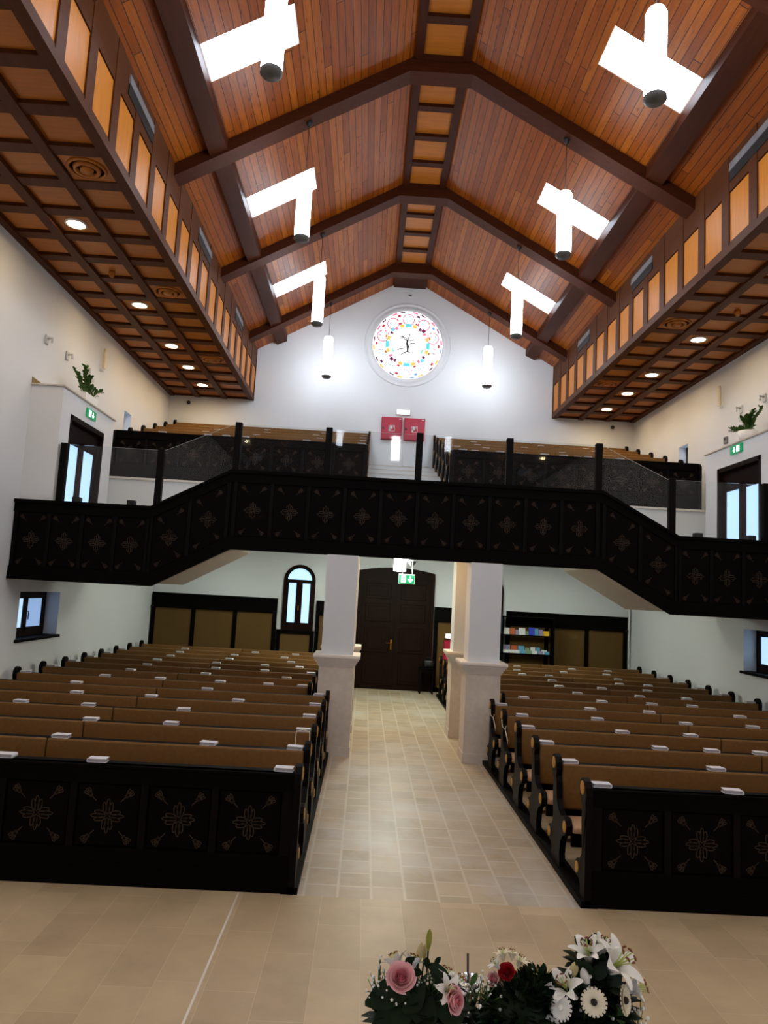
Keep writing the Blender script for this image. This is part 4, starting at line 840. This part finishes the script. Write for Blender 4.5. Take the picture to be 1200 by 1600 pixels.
def lily(t, c, r, d, m='petal', spread=1.0, nm='lily'):
    q = MB(); d, a, b = basis(d)
    for k in range(6):
        th = PI/3*k; o = a*math.cos(th)+b*math.sin(th); petal(q, Vector(c)-d*r*.45, d, o, r*1.35, r*(.30 if k % 2 else .24), 1.5*spread, r*.05, 0, 8, .22, .25*spread)
    o = q.build(nm, m, t); q = MB()
    for k in range(6):
        th = PI/3*k+.4; oo = a*math.cos(th)+b*math.sin(th); e = Vector(c)+d*r*.65+oo*r*.28; q.tube([Vector(c)-d*r*.3, Vector(c)+d*r*.2+oo*r*.1, e], r*.018, 5, 1); sd = d.cross(oo); q.tube([e-sd*r*.10+d*.002, e+d*r*.04, e+sd*r*.10], [r*.03, r*.045, r*.03], 6, 0)
    q.tube([Vector(c)-d*r*.3, Vector(c)+d*r*.8], r*.03, 6, 1); q.build('stamens', ['stamen', 'lime'], o); return o
def gerbera(t, c, r, d, m='cream', n=19, eye='eye', nm='gerbera'):
    q = MB(); d, a, b = basis(d); c = Vector(c)
    for ring, (k0, l, fl) in enumerate(((n, 1, 1.35), (n, .86, 1.15))):
        for k in range(k0):
            th = 2*PI*(k+.5*ring)/k0; o = a*math.cos(th)+b*math.sin(th); petal(q, c-d*r*.1, d, o, r*l*.95, r*.125, .35, r*.1, 0, 5, .2, fl, .62)
    o = q.build(nm, m, t); q = MB(); e = r*.26
    q.ball(c+d*r*.02, (e, e, e), 12, 8); o2 = q.build('flower_eye', eye, o)
    return o
def bud(t, c, l, w, d, m, nm='lily_bud'):
    q = MB(); d, a, b = basis(d); c = Vector(c); n = 8; prof = [(.18, 0), (.6, .15), (.95, .4), (1, .6), (.75, .82), (.3, .96), (.04, 1)]; vs = []
    for r_, h in prof:
        for k in range(12): th = 2*PI*k/12; rr_ = r_*w*(1+.09*math.cos(3*th)); vs.append(c+d*l*h+(a*math.cos(th)+b*math.sin(th))*rr_)
    q.add(vs, [(i*12+k, i*12+(k+1) % 12, (i+1)*12+(k+1) % 12, (i+1)*12+k) for i in range(len(prof)-1) for k in range(12)], 0, True); q.tube([c+d*l*.05, c-d*l*.5-Vector((0, 0, .03))], w*.28, 6, 1); return q.build(nm, [m, 'leaf'], t)
def leaf(t, p0, p1, w, m='leaf', droop=.25):
    q = MB(); v = Vector(p1)-Vector(p0); leafmesh(q, p0, v+Vector((0, 0, droop*v.length)), v.length, w, TOCAM(Vector(p0)), droop, 0, 7, .2); q.build('leaf', m, t)
YF = 2.42
def F(px, py, dy=0): return at(px, py, Y=YF+dy)
def filler(t, spots, rg, m='petal', r=.0042, spread=14):
    q = MB()
    for (px, py, n) in spots:
        c = F(px, py, .0)
        for _ in range(n):
            p = c+Vector((rg.gauss(0, .024), rg.gauss(0, .03), rg.gauss(0, .022))); q.ball(p, r*rg.uniform(.6, 1.2), 6, 4, 0); q.tube([p, p.lerp(c-Vector((0, 0, .06)), .6)], .0012, 4, 1)
    return tag(q.build('filler_flowers', [m, 'leaf2'], t), kind='stuff')
def foliage(t, cx, cz, cy, rx, ry, rz, n, l, w, rg, m='leaf', nm='foliage'):
    q = MB(); q.ball((cx, cy, cz), (rx*.72, ry*.72, rz*.72), 14, 8)
    for _ in range(n):
        u = rg.uniform(-1, 1); a = rg.uniform(0, 2*PI); rr_ = math.sqrt(1-u*u); dd = Vector((rr_*math.cos(a), rr_*math.sin(a), u)); p = Vector((cx+rx*.7*dd.x, cy+ry*.7*dd.y, cz+rz*.7*dd.z)); leafmesh(q, p, dd+Vector((rg.uniform(-.6, .6), rg.uniform(-.6, .6), rg.uniform(-.2, .7))), l*rg.uniform(.7, 1.2), w, droop=.15, n=3)
    return tag(q.build(nm, m, t), kind='stuff')
rg = random.Random(11)
# left arrangement
c0 = F(655, 1585); t = thing('flower_arrangement', 'flower arrangement with pink roses, green lily buds and dark leaves, leftmost of three', 'flowers', (c0.x, YF, TZ))
q = MB(); q.lathe([(.07, TZ), (.095, 1.06), (.088, 1.06), (.08, 1.04), (0, 1.04)], (c0.x, YF, 0), 20); q.build('pot', 'pot', t)
foliage(t, c0.x+.0, 1.10, YF+.03, .15, .09, .085, 150, .07, .022, rg)
p = F(627, 1525, -.08); rose(t, p, .039, TOCAM(p)+Vector((.05, 0, .55)))
p = F(714, 1564, -.09); rose(t, p, .033, Vector((.7, -.7, .3)))
p = F(700, 1548, -.06); lily(t, p, .048, TOCAM(p)+Vector((.5, 0, .2)), 'petal', 1.0, 'orchid'); p = F(693, 1530, -.02); lily(t, p, .05, Vector((.3, .2, .8)), 'petal', .8)
p = F(710, 1538, -.02); lily(t, p, .045, Vector((.7, .1, .7)), 'petal', .9)
p = F(620, 1508, -.02); lily(t, p, .05, Vector((-.4, .5, .8)), 'petal', .8); p = F(643, 1509, -.02); lily(t, p, .045, Vector((.3, .5, .8)), 'petal', .8)
p = F(669, 1486); bud(t, p, .066, .0095, (.04, 0, 1), 'bud'); p = F(653, 1508); bud(t, p, .068, .011, (.14, 0, 1), 'bud2'); p = F(662, 1500, .02); bud(t, p, .05, .009, (.15, .1, 1), 'bud2')
for (a, b, w) in (((650, 1512), (632, 1492), .022), ((667, 1512), (667, 1490), .010), ((680, 1509), (690, 1490), .008), ((668, 1508), (704, 1530), .016), ((672, 1518), (694, 1543), .01), ((640, 1545), (572, 1568), .042), ((645, 1560), (590, 1600), .05), ((620, 1550), (578, 1545), .024), ((650, 1525), (655, 1508), .016), ((640, 1560), (680, 1590), .05), ((680, 1560), (720, 1592), .045), ((640, 1550), (655, 1575), .05), ((612, 1562), (640, 1592), .05)): leaf(t, F(*a, -.02), F(*b, -.05), w)
filler(t, ((595, 1535, 26), (606, 1543, 22), (592, 1520, 12), (672, 1535, 26), (668, 1527, 14), (600, 1548, 14), (728, 1545, 10)), rg)
# middle arrangement
c1 = F(812, 1590); t = thing('flower_arrangement', 'dense dark green wreath-like arrangement with red and white flowers, between the other two', 'flowers', (c1.x, YF, TZ))
q = MB(); q.lathe([(.09, TZ), (.11, 1.0), (.1, 1.0), (0, .99)], (c1.x, YF, 0), 20); q.build('pot', 'pot', t)
foliage(t, c1.x, 1.12, YF, .135, .1, .125, 520, .045, .010, rg); foliage(t, c1.x+.055, 1.17, YF+.02, .085, .07, .085, 260, .045, .009, rg); foliage(t, c1.x-.09, 1.06, YF, .07, .06, .08, 160, .045, .010, rg)
p = F(791, 1517, .03); rose(t, p, .024, TOCAM(p)+Vector((-.3, 0, .5)), 'redf', 'redf'); p = F(769, 1529, .02); rose(t, p, .02, Vector((-.6, -.5, .5)))
for (px, py, r, d) in ((786, 1494, .032, (-.2, .2, 1)), (812, 1504, .032, (.3, 0, 1)), (776, 1508, .03, (-.6, .1, .7)), (800, 1494, .028, (.1, .3, 1)), (838, 1520, .02, (.2, -.4, .8)), (783, 1530, .022, (-.4, -.6, .4))): lily(t, F(px, py, .04), r, Vector(d), 'cream' if px > 780 else 'petal', .9, 'freesia')
for (a, b, w) in (((736, 1540), (748, 1514), .009), ((850, 1545), (866, 1522), .012), ((860, 1560), (872, 1530), .016)): leaf(t, F(*a), F(*b), w, 'leaf2' if a[0] < 760 else 'leaf')
filler(t, ((752, 1545, 18), (760, 1538, 12), (740, 1552, 8)), rg)
# right arrangement
c2 = F(932, 1585); t = thing('flower_arrangement', 'flower arrangement with white lilies and cream gerberas, rightmost of three', 'flowers', (c2.x, YF, TZ))
q = MB(); q.lathe([(.07, TZ), (.095, 1.05), (.085, 1.05), (0, 1.03)], (c2.x, YF, 0), 20); q.build('pot', 'pot', t)
foliage(t, c2.x, 1.13, YF+.04, .125, .09, .12, 200, .07, .022, rg); foliage(t, c2.x+.0, 1.24, YF+.04, .055, .05, .08, 80, .07, .02, rg)
p = F(919, 1490); lily(t, p, .062, Vector((-.25, -.25, 1)), 'petal', .9); p = F(940, 1484, .02); lily(t, p, .055, Vector((.35, -.1, 1)), 'petal', .7)
p = F(963, 1507, -.02); lily(t, p, .085, Vector((.55, -.45, .75)), 'petal', 1.05); p = F(884, 1543, -.02); lily(t, p, .06, Vector((-.45, -.4, .75)), 'petal', 1.0)
p = F(990, 1545, .0); lily(t, p, .06, Vector((.8, -.2, .3)), 'petal', 1.0)
p = F(920, 1545, -.02); bud(t, p, .065, .014, (-.35, 0, 1), 'petal', 'lily_bud'); p = F(894, 1528, -.01); bud(t, p, .05, .013, (.25, 0, 1), 'bud2', 'lily_bud')
p = F(928, 1566, -.07); gerbera(t, p, .038, TOCAM(p)+Vector((0, 0, .1)), 'cream'); p = F(977, 1563, -.06); gerbera(t, p, .040, Vector((.85, -.6, .25)), 'cream', 20)
p = F(876, 1574, -.06); gerbera(t, p, .036, TOCAM(p)+Vector((-.6, 0, 0)), 'petal', 18, 'petal', 'chrysanthemum'); p = F(862, 1596, -.05); gerbera(t, p, .022, Vector((-.4, -.7, .5)), 'petal', 14, 'petal', 'chrysanthemum')
for (a, b, w) in (((925, 1530), (895, 1490), .022), ((938, 1525), (944, 1478), .018), ((930, 1530), (950, 1500), .022), ((905, 1530), (885, 1515), .016), ((950, 1540), (975, 1520), .02), ((890, 1560), (862, 1530), .018), ((870, 1545), (866, 1525), .012), ((960, 1575), (968, 1600), .03)): leaf(t, F(*a, -.01), F(*b, -.02), w, 'leaf' if a[0] != 960 else 'leaf2')
filler(t, ((898, 1545, 6), (905, 1535, 4), (912, 1540, 4), (897, 1585, 5), (910, 1590, 5), (950, 1590, 5), (995, 1590, 14), (985, 1585, 8), (1000, 1575, 6), (858, 1598, 8)), rg, 'petal', .006)
# foil wrap glints and thin black stick
c = F(735, 1575, .06); t = thing('foil_vase', 'small silvery foil vase between the left and middle arrangements', 'vase', (c.x, YF+.1, TZ)); q = MB()
q.lathe([(.035, TZ), (.022, 1.0), (.028, 1.1), (.04, 1.18), (.035, 1.18), (.024, 1.1), (0, 1.05)], (c.x, YF+.1, 0), 14); q.build('body', 'foil', t)
p = F(731, 1528, .1); p2 = F(731, 1490, .1); tag(MB().tube([(p.x, p.y, TZ), (p.x, p.y, p.z), p2], .0035, 8).build('black_stick', 'black', None, (p.x, p.y, TZ)), 'thin upright black stick between the left and middle arrangements', 'stick')

# ------------------------------------------------------------------ altar-end window (behind the camera; seen only in the glass)
q = MB(); q.box(.02, .42, Y0R+.001, Y0R+.03, 8.15, 9.25); w = struct('window_29', q, 'white', (.2, Y0R, 8.7)); MB().box(.04, .40, Y0R+.03, Y0R+.036, 8.17, 9.23).build('pane', 'altarwin', w)

for s in (-1, 1):  # side windows added behind the camera as a source of fill light
    q = MB(); X = s*W
    for a, b, c, d in ((-7.6, -7.5, 1.2, 5.6), (-1.5, -1.4, 1.2, 5.6), (-7.6, -1.4, 1.1, 1.2), (-7.6, -1.4, 5.6, 5.7), (-4.6, -4.4, 1.2, 5.6)): q.box(X-s*.06, X-s*.001, a, b, c, d)
    w = struct('window_%d' % (27 if s < 0 else 28), q, 'doorw', (X, -4.5, 3.4)); MB().box(X-s*.03, X-s*.02, -7.5, -1.4, 1.2, 5.6).build('pane', 'fillpane', w)
# floor joint
for s, (a, b) in ((-1, (at(290, 1600, Z=0), at(370, 1397, Z=0))),):
    tag(MB().box(-1.595, -1.580, 1, 6.1, 0, .002).build('floor_joint', 'stone_hi', None, (-1.59, 3, 0)), 'thin pale joint strip in the floor before the left pew front', 'floor strip')

# ------------------------------------------------------------------ world, view
wd = bpy.data.worlds.new('world'); SC.world = wd; wd.use_nodes = True; bg = wd.node_tree.nodes['Background']; bg.inputs[0].default_value = (.7, .8, 1, 1); bg.inputs[1].default_value = .3
SC.view_settings.view_transform = 'Standard'; SC.view_settings.look = 'None'; SC.view_settings.gamma = 1; SC.view_settings.use_curve_mapping = False; SC.view_settings.exposure = 0.12
for o in bpy.data.objects:
    if '_o' in o: del o['_o']
